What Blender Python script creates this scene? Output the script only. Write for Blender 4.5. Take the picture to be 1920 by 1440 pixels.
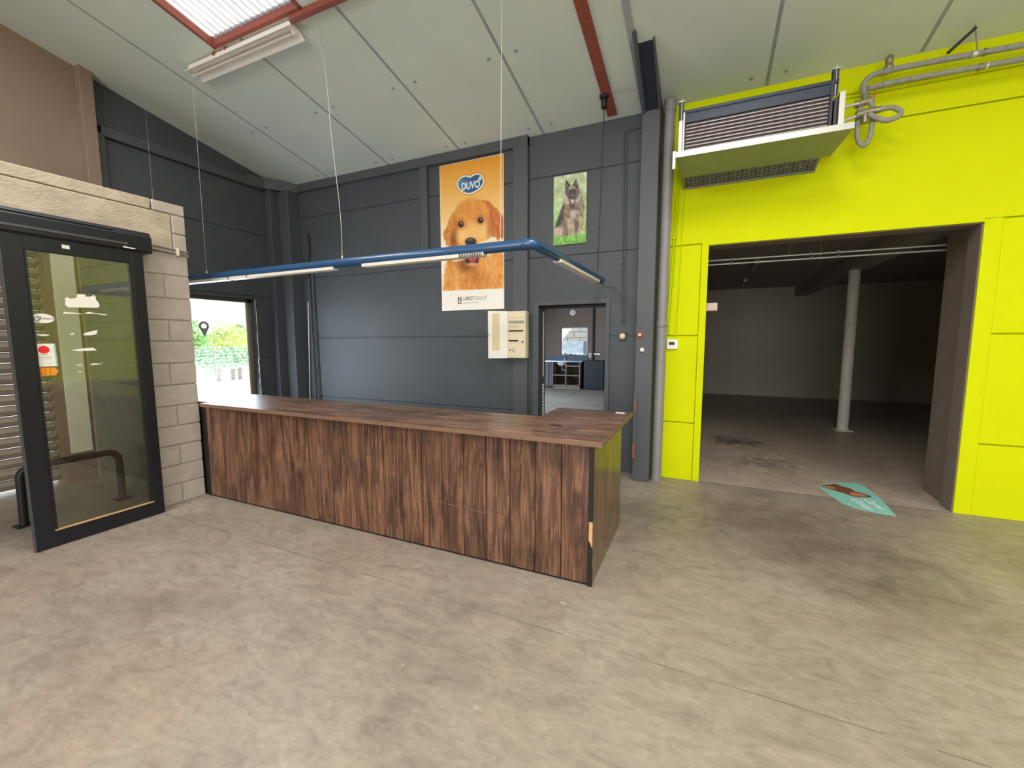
import bpy, bmesh, math, random
import numpy as np
from mathutils import Vector, Matrix
random.seed(7); RNG = np.random.default_rng(7)
for o in list(bpy.data.objects): bpy.data.objects.remove(o)
S = bpy.context.scene
COL = S.collection
PI = math.pi

# ------------------------------------------------------------------ camera
cam = bpy.data.cameras.new('camera'); camo = bpy.data.objects.new('camera', cam); COL.objects.link(camo)
cam.sensor_width = 36; cam.sensor_fit = 'HORIZONTAL'; cam.lens = 794 / 1920 * 36; cam.clip_start = .05; cam.clip_end = 300
yaw, pitch, roll = math.radians(24.375), math.radians(5.87), math.radians(.1)
fw = Vector((-math.sin(yaw) * math.cos(pitch), math.cos(yaw) * math.cos(pitch), -math.sin(pitch)))
rt = Vector((math.cos(yaw), math.sin(yaw), 0)); dn = fw.cross(rt)
r2 = math.cos(roll) * rt + math.sin(roll) * dn; d2 = -math.sin(roll) * rt + math.cos(roll) * dn
M = Matrix((r2, -d2, -fw)).transposed().to_4x4(); M.translation = (0, 0, 1.6)
camo.matrix_world = M; S.camera = camo

# ------------------------------------------------------------------ view, world, sun, daylight
S.view_settings.view_transform = 'Standard'; S.view_settings.look = 'None'
S.view_settings.exposure = 0.0; S.view_settings.gamma = 1.0; S.view_settings.use_curve_mapping = False
W = bpy.data.worlds.new('World'); S.world = W; W.use_nodes = True
bg = W.node_tree.nodes['Background']; bg.inputs['Color'].default_value = (.86, .93, 1, 1); bg.inputs['Strength'].default_value = 2.2
sun = bpy.data.lights.new('sun', 'SUN'); sun.energy = 14.0; sun.angle = .02; sun.color = (1, .95, .86)
so = bpy.data.objects.new('sun', sun); COL.objects.link(so)
so.rotation_euler = Vector((-.45, -.42, -.79)).to_track_quat('-Z', 'Y').to_euler()

def area(name, loc, aim, sx, sy, watts, color=(1, 1, 1)):
    l = bpy.data.lights.new(name, 'AREA'); l.shape = 'RECTANGLE'; l.size = sx; l.size_y = sy; l.energy = watts; l.color = color
    o = bpy.data.objects.new(name, l); COL.objects.link(o); o.location = loc
    o.rotation_euler = Vector(aim).to_track_quat('-Z', 'Y').to_euler(); return o
SL = .195
def zc(y): return 4.11 + SL * (5.14 - y) if y > -2 else 4.11 + SL * 7.14 - SL * (-2 - y)
SKY = [(-4.6, -3.4), (-.35, .85), (3.9, 5.1)]          # skylight strips in X, all from Y = -1.0 to 2.93
for k, (a, b) in enumerate(SKY[1:]):                     # daylight coming down through the skylights overhead
    area('daylight_skylight', ((a + b) / 2, .9, zc(.9) - .03), (0, -SL, -1), 1.1, 3.6, 170, (1, .985, .96))
area('daylight_skylight', (-4.0, .55, zc(.55) - .03), (0, -SL, -1), 1.1, 2.6, 110, (1, .985, .96))
for k, x in enumerate((-4.0, .25, 4.5)):                 # the same strips in the far slope of the roof
    area('daylight_rear_skylight', (x, -4.6, zc(-4.6) - .03), (0, SL, -1), 1.1, 3.6, 150, (1, .985, .96))
area('daylight_gate', (1.0, -9.0, 1.9), (0, 1, 0), 6.0, 3.6, 330, (1, .985, .965))
area('daylight_window', (-6.52, 3.7, 1.25), (1, 0, -.1), 1.5, 2.0, 45, (.72, .86, 1))
area('daylight_back_room', (-6.4, 9.6, 1.6), (1, 0, -.9), 2.6, 1.6, 420, (.58, .77, 1))

# ------------------------------------------------------------------ materials
def lin(c):
    return tuple(((v / 255) / 12.92 if v / 255 <= .04045 else (((v / 255) + .055) / 1.055) ** 2.4) for v in c)
def new_mat(name):
    m = bpy.data.materials.new(name); m.use_nodes = True
    nt = m.node_tree; b = nt.nodes['Principled BSDF']; return m, nt, b
def N(nt, t, **kw):
    n = nt.nodes.new(t)
    for k, v in kw.items():
        if k in n.inputs: n.inputs[k].default_value = v
        else: setattr(n, k, v)
    return n
def pos(nt, scale=(1, 1, 1), rand=False):
    g = N(nt, 'ShaderNodeNewGeometry'); mp = N(nt, 'ShaderNodeMapping'); mp.inputs['Scale'].default_value = scale
    nt.links.new(g.outputs['Position'], mp.inputs['Vector'])
    if rand:
        oi = N(nt, 'ShaderNodeObjectInfo'); mu = N(nt, 'ShaderNodeMath', operation='MULTIPLY'); mu.inputs[1].default_value = 37.0
        nt.links.new(oi.outputs['Random'], mu.inputs[0]); nt.links.new(mu.outputs[0], mp.inputs['Location'])
    return mp.outputs['Vector']
def ramp(nt, fac, stops):
    r = N(nt, 'ShaderNodeValToRGB'); e = r.color_ramp.elements
    while len(e) < len(stops): e.new(.5)
    for k, (p, c) in enumerate(stops): e[k].position = p; e[k].color = (*c, 1)
    nt.links.new(fac, r.inputs['Fac']); return r.outputs['Color']
def mixc(nt, fac, a, b, mode='MIX'):
    m = N(nt, 'ShaderNodeMix', data_type='RGBA', blend_type=mode)
    for s, v in ((0, fac), (6, a), (7, b)):
        if hasattr(v, 'is_linked'): nt.links.new(v, m.inputs[s])
        else: m.inputs[s].default_value = v if s == 0 else (*v, 1)
    return m.outputs[2]
def pm(name, col, rough=.6, metal=0, var=.12, scale=4., bump=.0, bscale=80., detail=6, coat=0, spec=.5, rand=False, stretch=(1, 1, 1)):
    m, nt, b = new_mat(name)
    c = Vector(lin(col)) if max(col) > 1 else Vector(col)
    v = pos(nt, stretch, rand)
    if var:
        n = N(nt, 'ShaderNodeTexNoise', Scale=scale, Detail=detail, Roughness=.62); nt.links.new(v, n.inputs['Vector'])
        nt.links.new(ramp(nt, n.outputs['Fac'], [(.28, tuple(c * (1 - var))), (.72, tuple(c * (1 + var)))]), b.inputs['Base Color'])
    else: b.inputs['Base Color'].default_value = (*c, 1)
    b.inputs['Roughness'].default_value = rough; b.inputs['Metallic'].default_value = metal
    b.inputs['Specular IOR Level'].default_value = spec; b.inputs['Coat Weight'].default_value = coat
    if bump:
        n2 = N(nt, 'ShaderNodeTexNoise', Scale=bscale, Detail=4.); nt.links.new(v, n2.inputs['Vector'])
        bp = N(nt, 'ShaderNodeBump', Strength=bump, Distance=.01); nt.links.new(n2.outputs['Fac'], bp.inputs['Height'])
        nt.links.new(bp.outputs['Normal'], b.inputs['Normal'])
    return m

def wood(name, stretch, dark, mid, light, rough):
    m, nt, b = new_mat(name)
    v = pos(nt, stretch, True)
    n = N(nt, 'ShaderNodeTexNoise', Scale=1.0, Detail=9., Roughness=.66, Distortion=1.6); nt.links.new(v, n.inputs['Vector'])
    c1 = ramp(nt, n.outputs['Fac'], [(.30, lin(dark)), (.47, lin(mid)), (.60, lin(light)), (.74, lin(mid))])
    v2 = pos(nt, tuple(s * (4 if s > 4 else .9) for s in stretch), True)
    n2 = N(nt, 'ShaderNodeTexNoise', Scale=1.6, Detail=5., Roughness=.7); nt.links.new(v2, n2.inputs['Vector'])
    c2 = ramp(nt, n2.outputs['Fac'], [(.32, (.52, .5, .5)), (.6, (1.12, 1.1, 1.08))])
    v3 = pos(nt, (1.6, 1.6, 1.6), True)
    n3 = N(nt, 'ShaderNodeTexNoise', Scale=1.8, Detail=3.); nt.links.new(v3, n3.inputs['Vector'])
    c3 = ramp(nt, n3.outputs['Fac'], [(.34, (.62, .62, .64)), (.56, (1.08, 1.06, 1.04))])
    v4 = pos(nt, tuple(s * (1.9 if s > 4 else .8) for s in stretch), True)
    wv = N(nt, 'ShaderNodeTexNoise', Scale=.8, Detail=2., Distortion=.5); nt.links.new(v4, wv.inputs['Vector'])
    sn = N(nt, 'ShaderNodeMath', operation='MULTIPLY'); sn.inputs[1].default_value = 62.; nt.links.new(wv.outputs['Fac'], sn.inputs[0])
    si = N(nt, 'ShaderNodeMath', operation='SINE'); nt.links.new(sn.outputs[0], si.inputs[0])      # contour lines of a smooth noise: cathedral grain
    c4 = ramp(nt, si.outputs[0], [(.0, (.90, .89, .88)), (.75, (1., 1., 1.)), (1., (1.22, 1.2, 1.16))])
    nt.links.new(mixc(nt, 1., mixc(nt, 1., mixc(nt, 1., c1, c2, 'MULTIPLY'), c3, 'MULTIPLY'), c4, 'MULTIPLY'), b.inputs['Base Color'])
    b.inputs['Roughness'].default_value = rough
    bp = N(nt, 'ShaderNodeBump', Strength=.12, Distance=.004); nt.links.new(n2.outputs['Fac'], bp.inputs['Height']); nt.links.new(bp.outputs['Normal'], b.inputs['Normal'])
    return m

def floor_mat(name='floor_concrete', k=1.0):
    m, nt, b = new_mat(name)
    v = pos(nt)
    def noise(sc, det=6., dist=0., vec=v):
        n = N(nt, 'ShaderNodeTexNoise', Scale=sc, Detail=det, Roughness=.62, Distortion=dist); nt.links.new(vec, n.inputs['Vector']); return n.outputs['Fac']
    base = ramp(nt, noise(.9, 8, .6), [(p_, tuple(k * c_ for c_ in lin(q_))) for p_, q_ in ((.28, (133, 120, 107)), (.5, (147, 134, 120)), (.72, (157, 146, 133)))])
    mid = ramp(nt, noise(4.2, 9, 1.4, pos(nt, (1, 1.9, 1))), [(.34, (.80, .79, .78)), (.5, (.98, .98, .98)), (.68, (1.12, 1.12, 1.11))])
    fine = ramp(nt, noise(17, 7, .8, pos(nt, (1, 2.2, 1))), [(.3, (.86, .855, .85)), (.5, (1, 1, 1)), (.7, (1.1, 1.1, 1.09))])
    c = mixc(nt, 1., mixc(nt, 1., base, mid, 'MULTIPLY'), fine, 'MULTIPLY')
    def blot(c, centre, r0, r1, col, amount, sc):
        d = N(nt, 'ShaderNodeVectorMath', operation='DISTANCE'); nt.links.new(v, d.inputs[0]); d.inputs[1].default_value = (*centre, 0)
        n = N(nt, 'ShaderNodeMath', operation='MULTIPLY_ADD'); nt.links.new(noise(sc, 7, .8), n.inputs[0]); n.inputs[1].default_value = 1.7; nt.links.new(d.outputs['Value'], n.inputs[2])
        mr = N(nt, 'ShaderNodeMapRange'); nt.links.new(n.outputs[0], mr.inputs['Value'])
        mr.inputs['From Min'].default_value = r0 + .85; mr.inputs['From Max'].default_value = r1 + .85; mr.inputs['To Min'].default_value = amount; mr.inputs['To Max'].default_value = 0
        return mixc(nt, mr.outputs['Result'], c, col, 'MULTIPLY')
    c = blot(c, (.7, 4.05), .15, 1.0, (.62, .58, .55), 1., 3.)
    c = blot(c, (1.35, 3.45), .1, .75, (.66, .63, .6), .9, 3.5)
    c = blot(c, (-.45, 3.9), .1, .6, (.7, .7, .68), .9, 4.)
    c = blot(c, (-2.4, .85), .25, .55, (1.0, .925, .915), 1., 2.5)
    c = blot(c, (-4.0, 1.05), .2, .5, (1.0, .925, .915), 1., 2.5)
    c = blot(c, (-2.3, 2.3), .15, .6, (1.0, .94, .93), 1., 2.5)
    c = blot(c, (.5, 7.5), .05, .45, (.3, .28, .27), 1., 4.)
    c = blot(c, (.8, 6.3), .05, .45, (.45, .43, .42), .8, 7.)
    nt.links.new(c, b.inputs['Base Color'])
    rr = N(nt, 'ShaderNodeMapRange'); nt.links.new(noise(2.2, 6), rr.inputs['Value']); rr.inputs['To Min'].default_value = .34; rr.inputs['To Max'].default_value = .62
    nt.links.new(rr.outputs['Result'], b.inputs['Roughness'])
    bp = N(nt, 'ShaderNodeBump', Strength=.12, Distance=.006); nt.links.new(noise(9, 8, 1.), bp.inputs['Height']); nt.links.new(bp.outputs['Normal'], b.inputs['Normal'])
    return m

def glass_mat(name, tint, ior=1.75):
    m = bpy.data.materials.new(name); m.use_nodes = True; nt = m.node_tree; nt.nodes.clear()
    out = N(nt, 'ShaderNodeOutputMaterial'); mx = N(nt, 'ShaderNodeMixShader'); t = N(nt, 'ShaderNodeBsdfTransparent'); g = N(nt, 'ShaderNodeBsdfGlossy')
    t.inputs['Color'].default_value = (*tint, 1); g.inputs['Roughness'].default_value = .015
    f = N(nt, 'ShaderNodeFresnel', IOR=ior)
    nt.links.new(f.outputs[0], mx.inputs[0]); nt.links.new(t.outputs[0], mx.inputs[1]); nt.links.new(g.outputs[0], mx.inputs[2]); nt.links.new(mx.outputs[0], out.inputs['Surface'])
    return m
def translucent_mat(name, col):
    m = bpy.data.materials.new(name); m.use_nodes = True; nt = m.node_tree; nt.nodes.clear()
    out = N(nt, 'ShaderNodeOutputMaterial'); mx = N(nt, 'ShaderNodeMixShader'); mx.inputs[0].default_value = .2
    t = N(nt, 'ShaderNodeBsdfTranslucent'); d = N(nt, 'ShaderNodeBsdfDiffuse')
    v = pos(nt, (1, 1, 1)); n = N(nt, 'ShaderNodeTexNoise', Scale=6., Detail=6.); nt.links.new(v, n.inputs['Vector'])
    c = ramp(nt, n.outputs['Fac'], [(.3, tuple(x * .8 for x in col)), (.65, col)])
    nt.links.new(c, t.inputs['Color']); d.inputs['Color'].default_value = (*col, 1)
    nt.links.new(t.outputs[0], mx.inputs[1]); nt.links.new(d.outputs[0], mx.inputs[2]); nt.links.new(mx.outputs[0], out.inputs['Surface'])
    return m
def print_mat(name):
    m, nt, b = new_mat(name); a = N(nt, 'ShaderNodeVertexColor', layer_name='print'); nt.links.new(a.outputs['Color'], b.inputs['Base Color'])
    b.inputs['Roughness'].default_value = .5; return m

MT = dict(
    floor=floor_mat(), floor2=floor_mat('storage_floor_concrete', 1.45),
    dark=pm('slate_paint', (72, 76, 80), .5, var=.10, scale=2.2, bump=.06, bscale=120),
    dark2=pm('slate_paint_trim', (78, 81, 84), .5, var=.06, scale=3, bump=.04, bscale=120),
    yellow=pm('lime_paint', (.645, .71, .0005), .75, spec=.12, var=.03, scale=2., bump=.05, bscale=90),
    taupe=pm('taupe_render', (136, 114, 98), .8, var=.08, scale=1.5, bump=.1, bscale=90),
    ceil=pm('ceiling_panel', (209, 218, 208), .75, var=.05, scale=1.2, bump=.05, bscale=40),
    seam=pm('seam_grey', (158, 162, 165), .7, var=.1),
    red=pm('red_oxide', (142, 74, 60), .6, var=.16, scale=14),
    block=pm('concrete_block', (180, 169, 155), .9, var=.12, scale=9, bump=.35, bscale=90, rand=True),
    mortar=pm('mortar', (158, 146, 132), .95, var=.1, scale=20, bump=.3),
    lintel=pm('board_marked_concrete', (182, 167, 145), .9, var=.2, scale=6, bump=.5, bscale=40, stretch=(1, .9, 1.5)),
    frame=pm('anthracite_aluminium', (19, 21, 30), .38, var=.08, scale=6),
    rail=pm('brushed_rail', (92, 92, 96), .4, .6, var=.05),
    glass=glass_mat('door_glass', (.80, .83, .76), 1.72),
    wglass=glass_mat('window_glass', (.93, .97, .97), 1.5),
    oak=wood('walnut_panel', (17, 17, 1.5), (54, 38, 31), (101, 72, 56), (140, 102, 79), .40),
    oakend=wood('walnut_end_panel', (17, 17, 1.5), (58, 42, 32), (101, 74, 56), (136, 102, 78), .2),
    oaktop=wood('walnut_worktop', (1.3, 15, 15), (64, 46, 37), (104, 77, 61), (138, 106, 86), .30),
    edge=pm('worktop_edge', (122, 92, 72), .5, var=.15, scale=9),
    black=pm('black_plastic', (22, 21, 22), .5, var=.1),
    core=pm('raw_chipboard', (205, 160, 110), .8, var=.2, scale=40),
    blue=pm('blue_enamel', (32, 72, 112), .28, var=.04, coat=.4),
    lens=pm('lamp_lens', (226, 218, 204), .35, var=.03),
    white=pm('white_enamel', (240, 236, 228), .45, var=.04),
    cream=pm('cream_plastic', (232, 218, 184), .5, var=.04),
    creamd=pm('cream_plastic_dull', (222, 200, 160), .5, var=.08, scale=30),
    wire=pm('steel_wire', (200, 198, 190), .4, .7, var=.04),
    galv=pm('galvanised_sheet', (140, 146, 136), .42, .45, var=.08, scale=8),
    steelw=pm('bright_steel', (206, 204, 198), .38, .5, var=.05),
    navy=pm('navy_steel', (44, 50, 66), .45, .2, var=.08),
    coil=pm('coil_dark', (70, 64, 66), .6, .3, var=.12, scale=30),
    fin=pm('coil_tube', (176, 166, 162), .4, .6, var=.06),
    mesh=pm('filter_dark', (58, 54, 48), .8, var=.2, scale=60),
    pipeg=pm('grey_pipe', (138, 136, 134), .5, var=.08, scale=6),
    insul=pm('pipe_insulation', (146, 146, 132), .75, var=.14, scale=22, bump=.2),
    fit=pm('brass_fitting', (150, 142, 118), .42, .6, var=.14, scale=30),
    copper=pm('copper', (170, 112, 90), .4, .6, var=.15, scale=30),
    redp=pm('red_plastic', (176, 66, 66), .4, var=.05),
    storewall=pm('store_plaster', (190, 183, 166), .85, var=.08, scale=1.4),
    storeceil=pm('store_ceiling', (158, 150, 142), .85, var=.08, scale=1.4),
    jamb=pm('bare_concrete', (120, 108, 96), .85, var=.12, scale=5, bump=.2),
    paint_post=pm('post_paint', (222, 216, 198), .6, var=.06),
    backwall=pm('back_room_render', (132, 114, 100), .85, var=.08, scale=2),
    teal=pm('teal_vinyl', (142, 206, 192), .5, var=.06, scale=6),
    tealwhite=pm('white_print', (238, 244, 236), .5, var=.02),
    redprint=pm('red_print', (236, 30, 34), .5, var=.02),
    orange=pm('orange_print', (240, 150, 30), .5, var=.05, scale=40),
    orange2=pm('orange_print_dark', (196, 104, 20), .5, var=.05, scale=40),
    ink=pm('grey_ink', (96, 92, 90), .6, var=.0),
    inkl=pm('light_ink', (160, 154, 148), .6, var=.0),
    sticker=pm('sticker_white', (240, 236, 224), .5, var=.02),
    dogtan=pm('tan_print', (196, 132, 96), .5, var=.25, scale=22),
    dogbrown=pm('brown_print', (128, 78, 54), .5, var=.3, scale=18),
    slat=pm('shutter_slat', (134, 124, 110), .5, .1, var=.07, scale=6),
    pinkbox=pm('pink_box', (226, 196, 186), .5, var=.03),
    sheet=translucent_mat('polycarbonate', (.385, .37, .37)),
    pave=pm('pale_paving', (206, 204, 198), .9, var=.06, scale=.6),
    leaf=pm('leaf_green', (168, 204, 140), .6, var=.4, scale=1.1),
    leaf2=pm('leaf_yellow', (212, 222, 150), .6, var=.35, scale=1.1),
    leaf3=pm('hedge_green', (170, 200, 170), .6, var=.35, scale=1.5),
    bark=pm('bark', (92, 76, 62), .9, var=.2, scale=9),
    benchw=pm('weathered_bench', (176, 170, 164), .8, var=.1),
    fence=pm('fence_steel', (150, 158, 160), .5, .4, var=.06),
    gpin=pm('grey_decal', (150, 155, 146), .6, var=.02),
    printed=print_mat('printed_face'),
    fabric=pm('curtain_cloth', (112, 110, 114), .9, var=.1, scale=12),
    steel=pm('sink_steel', (190, 196, 204), .25, .9, var=.04),
    bluegrey=pm('blue_grey_tile', (66, 74, 90), .5, var=.06),
    block_shaded=pm('concrete_block_shaded', (112, 110, 106), .9, var=.12, scale=9, bump=.3, bscale=90, rand=True),  # shaded copy of the block, the return wall's shade put into its colour
    cab=pm('cabinet_board', (132, 116, 100), .6, var=.08, scale=8),
    doorgreen=pm('dark_green_door', (30, 42, 40), .45, var=.06),
    crack=pm('crack_dark', (112, 100, 86), .95, var=.2, scale=30),
    speck=pm('plaster_speck', (166, 154, 138), .95, var=.12, scale=40),
    outblock=pm('white_block', (226, 230, 234), .9, var=.05, scale=5, bump=.2),
    film=translucent_mat('window_film', (.62, .68, .74)),
)

# ------------------------------------------------------------------ mesh helpers
class MB:
    def __init__(s): s.v = []; s.f = []; s.smooth = []
    def add(s, vs, fs, sm=False):
        k = len(s.v); s.v += [tuple(map(float, p)) for p in vs]; s.f += [tuple(i + k for i in f) for f in fs]; s.smooth += [sm] * len(fs); return s
    def box(s, x0, x1, y0, y1, z0, z1):
        x0, x1 = min(x0, x1), max(x0, x1); y0, y1 = min(y0, y1), max(y0, y1); z0, z1 = min(z0, z1), max(z0, z1)
        return s.hexa([(x0, y0, z0), (x1, y0, z0), (x1, y1, z0), (x0, y1, z0), (x0, y0, z1), (x1, y0, z1), (x1, y1, z1), (x0, y1, z1)])
    def hexa(s, p): return s.add(p, [(0, 3, 2, 1), (4, 5, 6, 7), (0, 1, 5, 4), (1, 2, 6, 5), (2, 3, 7, 6), (3, 0, 4, 7)])
    def prism(s, poly, axis, a, b):
        """closed 2-D polygon (in the two other axes, in order) extruded along axis from a to b"""
        def P(u, v, w): return {0: (w, u, v), 1: (u, w, v), 2: (u, v, w)}[axis]
        n = len(poly); vs = [P(u, v, a) for u, v in poly] + [P(u, v, b) for u, v in poly]
        fs = [tuple(range(n))[::-1], tuple(range(n, 2 * n))] + [(i, (i + 1) % n, n + (i + 1) % n, n + i) for i in range(n)]
        return s.add(vs, fs)
    def tube(s, pts, r, n=12, closed=False, cap=True):
        P = [Vector(p) for p in pts]; m = len(P); R = r if isinstance(r, (list, tuple)) else [r] * m
        T = []
        for i in range(m):
            a = P[(i - 1) % m] if closed or i else P[0]; b = P[(i + 1) % m] if closed or i < m - 1 else P[-1]
            T.append((b - a).normalized())
        u = T[0].orthogonal().normalized(); vs = []
        for i in range(m):
            u = (u - T[i] * u.dot(T[i])).normalized(); w = T[i].cross(u)
            for k in range(n):
                t = 2 * PI * k / n; vs.append(P[i] + R[i] * (math.cos(t) * u + math.sin(t) * w))
        fs = []
        for i in range(m if closed else m - 1):
            j = (i + 1) % m
            for k in range(n): fs.append((i * n + k, i * n + (k + 1) % n, j * n + (k + 1) % n, j * n + k))
        s.add(vs, fs, True)
        if cap and not closed: s.add(vs[:n], [tuple(range(n))[::-1]]); s.add(vs[-n:], [tuple(range(n))])
        return s
    def cyl(s, a, b, r, n=16): return s.tube([a, b], r, n)
    def lathe(s, prof, c, axis=2, n=24):
        vs = []; m = len(prof)
        for k in range(n):
            t = 2 * PI * k / n
            for r, h in prof:
                q = (r * math.cos(t), r * math.sin(t))
                vs.append({2: (c[0] + q[0], c[1] + q[1], c[2] + h), 1: (c[0] + q[0], c[1] + h, c[2] + q[1]), 0: (c[0] + h, c[1] + q[0], c[2] + q[1])}[axis])
        fs = [(k * m + i, ((k + 1) % n) * m + i, ((k + 1) % n) * m + i + 1, k * m + i + 1) for k in range(n) for i in range(m - 1)]
        return s.add(vs, fs, True)
    def poly(s, pts): return s.add(pts, [tuple(range(len(pts)))])

def wloc(o):
    v = Vector((0, 0, 0))
    while o is not None: v += o.location; o = o.parent
    return v
def obj(name, mb, mat, parent=None, bevel=0, label=None, fix=True, seg=2):
    me = bpy.data.meshes.new(name)
    vs = np.array(mb.v)
    if parent is None: base = Vector(((vs[:, 0].min() + vs[:, 0].max()) / 2, (vs[:, 1].min() + vs[:, 1].max()) / 2, vs[:, 2].min()))
    else: base = wloc(parent)
    me.from_pydata([tuple(p) for p in vs - np.array(base)], [], mb.f); me.polygons.foreach_set('use_smooth', mb.smooth)
    me.materials.append(MT[mat]); me.update()
    if fix:
        bm = bmesh.new(); bm.from_mesh(me); bmesh.ops.recalc_face_normals(bm, faces=bm.faces); bm.to_mesh(me); bm.free()
    o = bpy.data.objects.new(name, me); COL.objects.link(o)
    if parent is None: o.location = base
    else: o.parent = parent
    if bevel:
        b = o.modifiers.new('bevel', 'BEVEL'); b.width = bevel; b.segments = seg; b.limit_method = 'ANGLE'; b.angle_limit = .7
    if label: o['label'] = label
    return o
def tag(o, label, cat, group=None, kind=None):
    o['label'] = label; o['category'] = cat
    if group: o['group'] = group
    if kind: o['kind'] = kind
    return o
def thing(name, loc, label, cat, group=None):
    o = bpy.data.objects.new(name, None); COL.objects.link(o); o.location = loc; o.empty_display_size = .1
    return tag(o, label, cat, group)
def struct(name, mb, mat, label, cat, bevel=0):
    return tag(obj(name, mb, mat, None, bevel), label, cat, kind='structure')
def box(*a): return MB().box(*a)
def arc(c, r, a0, a1, n, plane='xz'):
    out = []
    for k in range(n + 1):
        t = math.radians(a0 + (a1 - a0) * k / n); u, v = r * math.cos(t), r * math.sin(t)
        out.append({'xz': (c[0] + u, c[1], c[2] + v), 'yz': (c[0], c[1] + u, c[2] + v), 'xy': (c[0] + u, c[1] + v, c[2])}[plane])
    return out
def smooth_path(pts, n=6):
    P = [Vector(p) for p in pts]; out = []
    for i in range(len(P) - 1):
        p0 = P[max(i - 1, 0)]; p1 = P[i]; p2 = P[i + 1]; p3 = P[min(i + 2, len(P) - 1)]
        for k in range(n):
            t = k / n
            out.append(.5 * ((2 * p1) + (p2 - p0) * t + (2 * p0 - 5 * p1 + 4 * p2 - p3) * t * t + (3 * p1 - p0 - 3 * p2 + p3) * t ** 3))
    return out + [P[-1]]
def text_mb(body, size, mapf, align='LEFT', shear=0, space=1.0, offset=0.0):
    c = bpy.data.curves.new('lettering', 'FONT'); c.body = body; c.size = size; c.align_x = align; c.shear = shear; c.space_character = space; c.offset = offset
    c.resolution_u = 3
    o = bpy.data.objects.new('lettering', c); COL.objects.link(o); bpy.context.view_layer.update()
    me = bpy.data.meshes.new_from_object(o.evaluated_get(bpy.context.evaluated_depsgraph_get()))
    mb = MB(); mb.add([mapf(v.co.x, v.co.y) for v in me.vertices], [tuple(p.vertices) for p in me.polygons])
    bpy.data.objects.remove(o); bpy.data.curves.remove(c); bpy.data.meshes.remove(me); return mb

# ================================================================== THE SETTING
YW = 5.14
ZJ = [0, .665, 1.65, 2.635, 3.6, 4.17]
floor = struct('floor', MB().box(-6.7, 8.2, -9.3, 5.145, -.12, 0).box(-6.7, 0, 5.145, 14.3, -.12, 0), 'floor', 'worn beige-brown concrete floor slab running through hall and back room', 'floor')
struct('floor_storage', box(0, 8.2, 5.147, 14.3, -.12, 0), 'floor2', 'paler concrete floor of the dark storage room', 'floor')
cr = MB()
def crack(pts, w):
    P = []
    for a, b in zip(pts[:-1], pts[1:]):
        for k in range(14): t = k / 14; P.append((a[0] + (b[0] - a[0]) * t, a[1] + (b[1] - a[1]) * t + random.uniform(-.004, .004)))
    for i in range(len(P) - 1):
        if random.random() < .2: continue
        ww = w * random.uniform(.35, 1); (xa, ya), (xb, yb) = P[i], P[i + 1]
        cr.add([(xa, ya - ww, .0006), (xb, yb - ww, .0006), (xb, yb + ww, .0006), (xa, ya + ww, .0006)], [(0, 1, 2, 3)])
crack([(-4.5, 2.13), (-2.2, 2.105), (-.95, 2.09), (1.2, 2.05)], .0035)
obj('crack', cr, 'crack', floor, fix=False)
obj('joint', box(0.01, 2.16, 5.135, 5.15, -.01, .0006), 'crack', floor)
sp = MB()
for (x, y, r) in [(-.846, 1.483, .035), (-2.47, 1.095, .02), (-.72, 2.35, .03), (-.35, 3.0, .03), (-2.1, 1.75, .02), (-1.3, 1.55, .015), (-3.2, 2.3, .03), (-.5, 2.7, .02), (-1.95, 2.3, .02), (-2.9, 2.35, .02), (.35, 1.65, .014), (.62, 1.1, .014), (-.2, 1.15, .012)] + [(random.uniform(-4, 2), random.uniform(.6, 3.4), random.uniform(.002, .006)) for _ in range(45)]:
    n = 18; e1, e2, ph = random.uniform(.5, 1.1), random.uniform(.2, .5), random.uniform(0, 6); sp.poly([(x + r * (e1 + .25 * math.sin(3 * a_ + ph)) * math.cos(a_), y + r * (e2 + .12 * math.sin(2 * a_ + ph)) * math.sin(a_), .0008) for a_ in np.linspace(0, 2 * PI, n, False)])
o = obj('plaster_specks', sp, 'speck', floor, fix=False); o['kind'] = 'stuff'
# -------- back wall, slate grey part
b = MB()
for x0, x1, z0, z1 in [(-6.5, -1.95, 0, 4.4), (-1.09, -.5, 0, 4.4), (-1.95, -1.09, 2.04, 4.4)]: b.box(x0, x1, YW + .014, YW + .2, z0, z1)
wb = struct('wall_back', b, 'dark', 'slate grey painted concrete panel wall behind the counter', 'wall')
G = .007
for k in range(5):
    z0, z1 = ZJ[k] + (G if k else 0), ZJ[k + 1] - G
    obj('panel', box(-6.17, -2.29, YW, YW + .02, z0, z1), 'dark', wb, .006)
    p = MB()
    if z1 < 2.04: p.box(-2.09, -2.03, YW, YW + .02, z0, z1).box(-1.04, -.5, YW, YW + .02, z0, z1)
    elif z0 < 2.04: p.box(-2.09, -2.03, YW, YW + .02, z0, 2.1).box(-1.04, -.5, YW, YW + .02, z0, 2.1).box(-2.09, -.5, YW, YW + .02, 2.1, z1)
    else: p.box(-2.09, -.5, YW, YW + .02, z0, z1)
    obj('panel', p, 'dark', wb, 0 if z0 < 2.04 else .006)
obj('pilaster', box(-2.29, -2.09, YW - .05, YW + .02, 0, 4.2), 'dark2', wb, .006)
obj('pilaster', box(-3.72, -3.60, YW - .05, YW + .02, 2.80, 4.0), 'dark2', wb, .006)
obj('ring_beam', box(-6.17, -2.09, YW - .055, YW + .02, 4.0, 4.2), 'dark2', wb, .006)
obj('corner_column', box(-6.5, -6.17, 4.93, YW + .02, 0, 4.0), 'dark2', wb, .008)
obj('ring_beam_corner', MB().prism([(-6.52, 4.5), (-6.446, 4.5), (-6.40, 4.72), (-6.13, 5.084), (-6.13, 5.15), (-6.52, 5.15)], 2, 3.985, 4.14), 'dark2', wb, .004)
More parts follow.
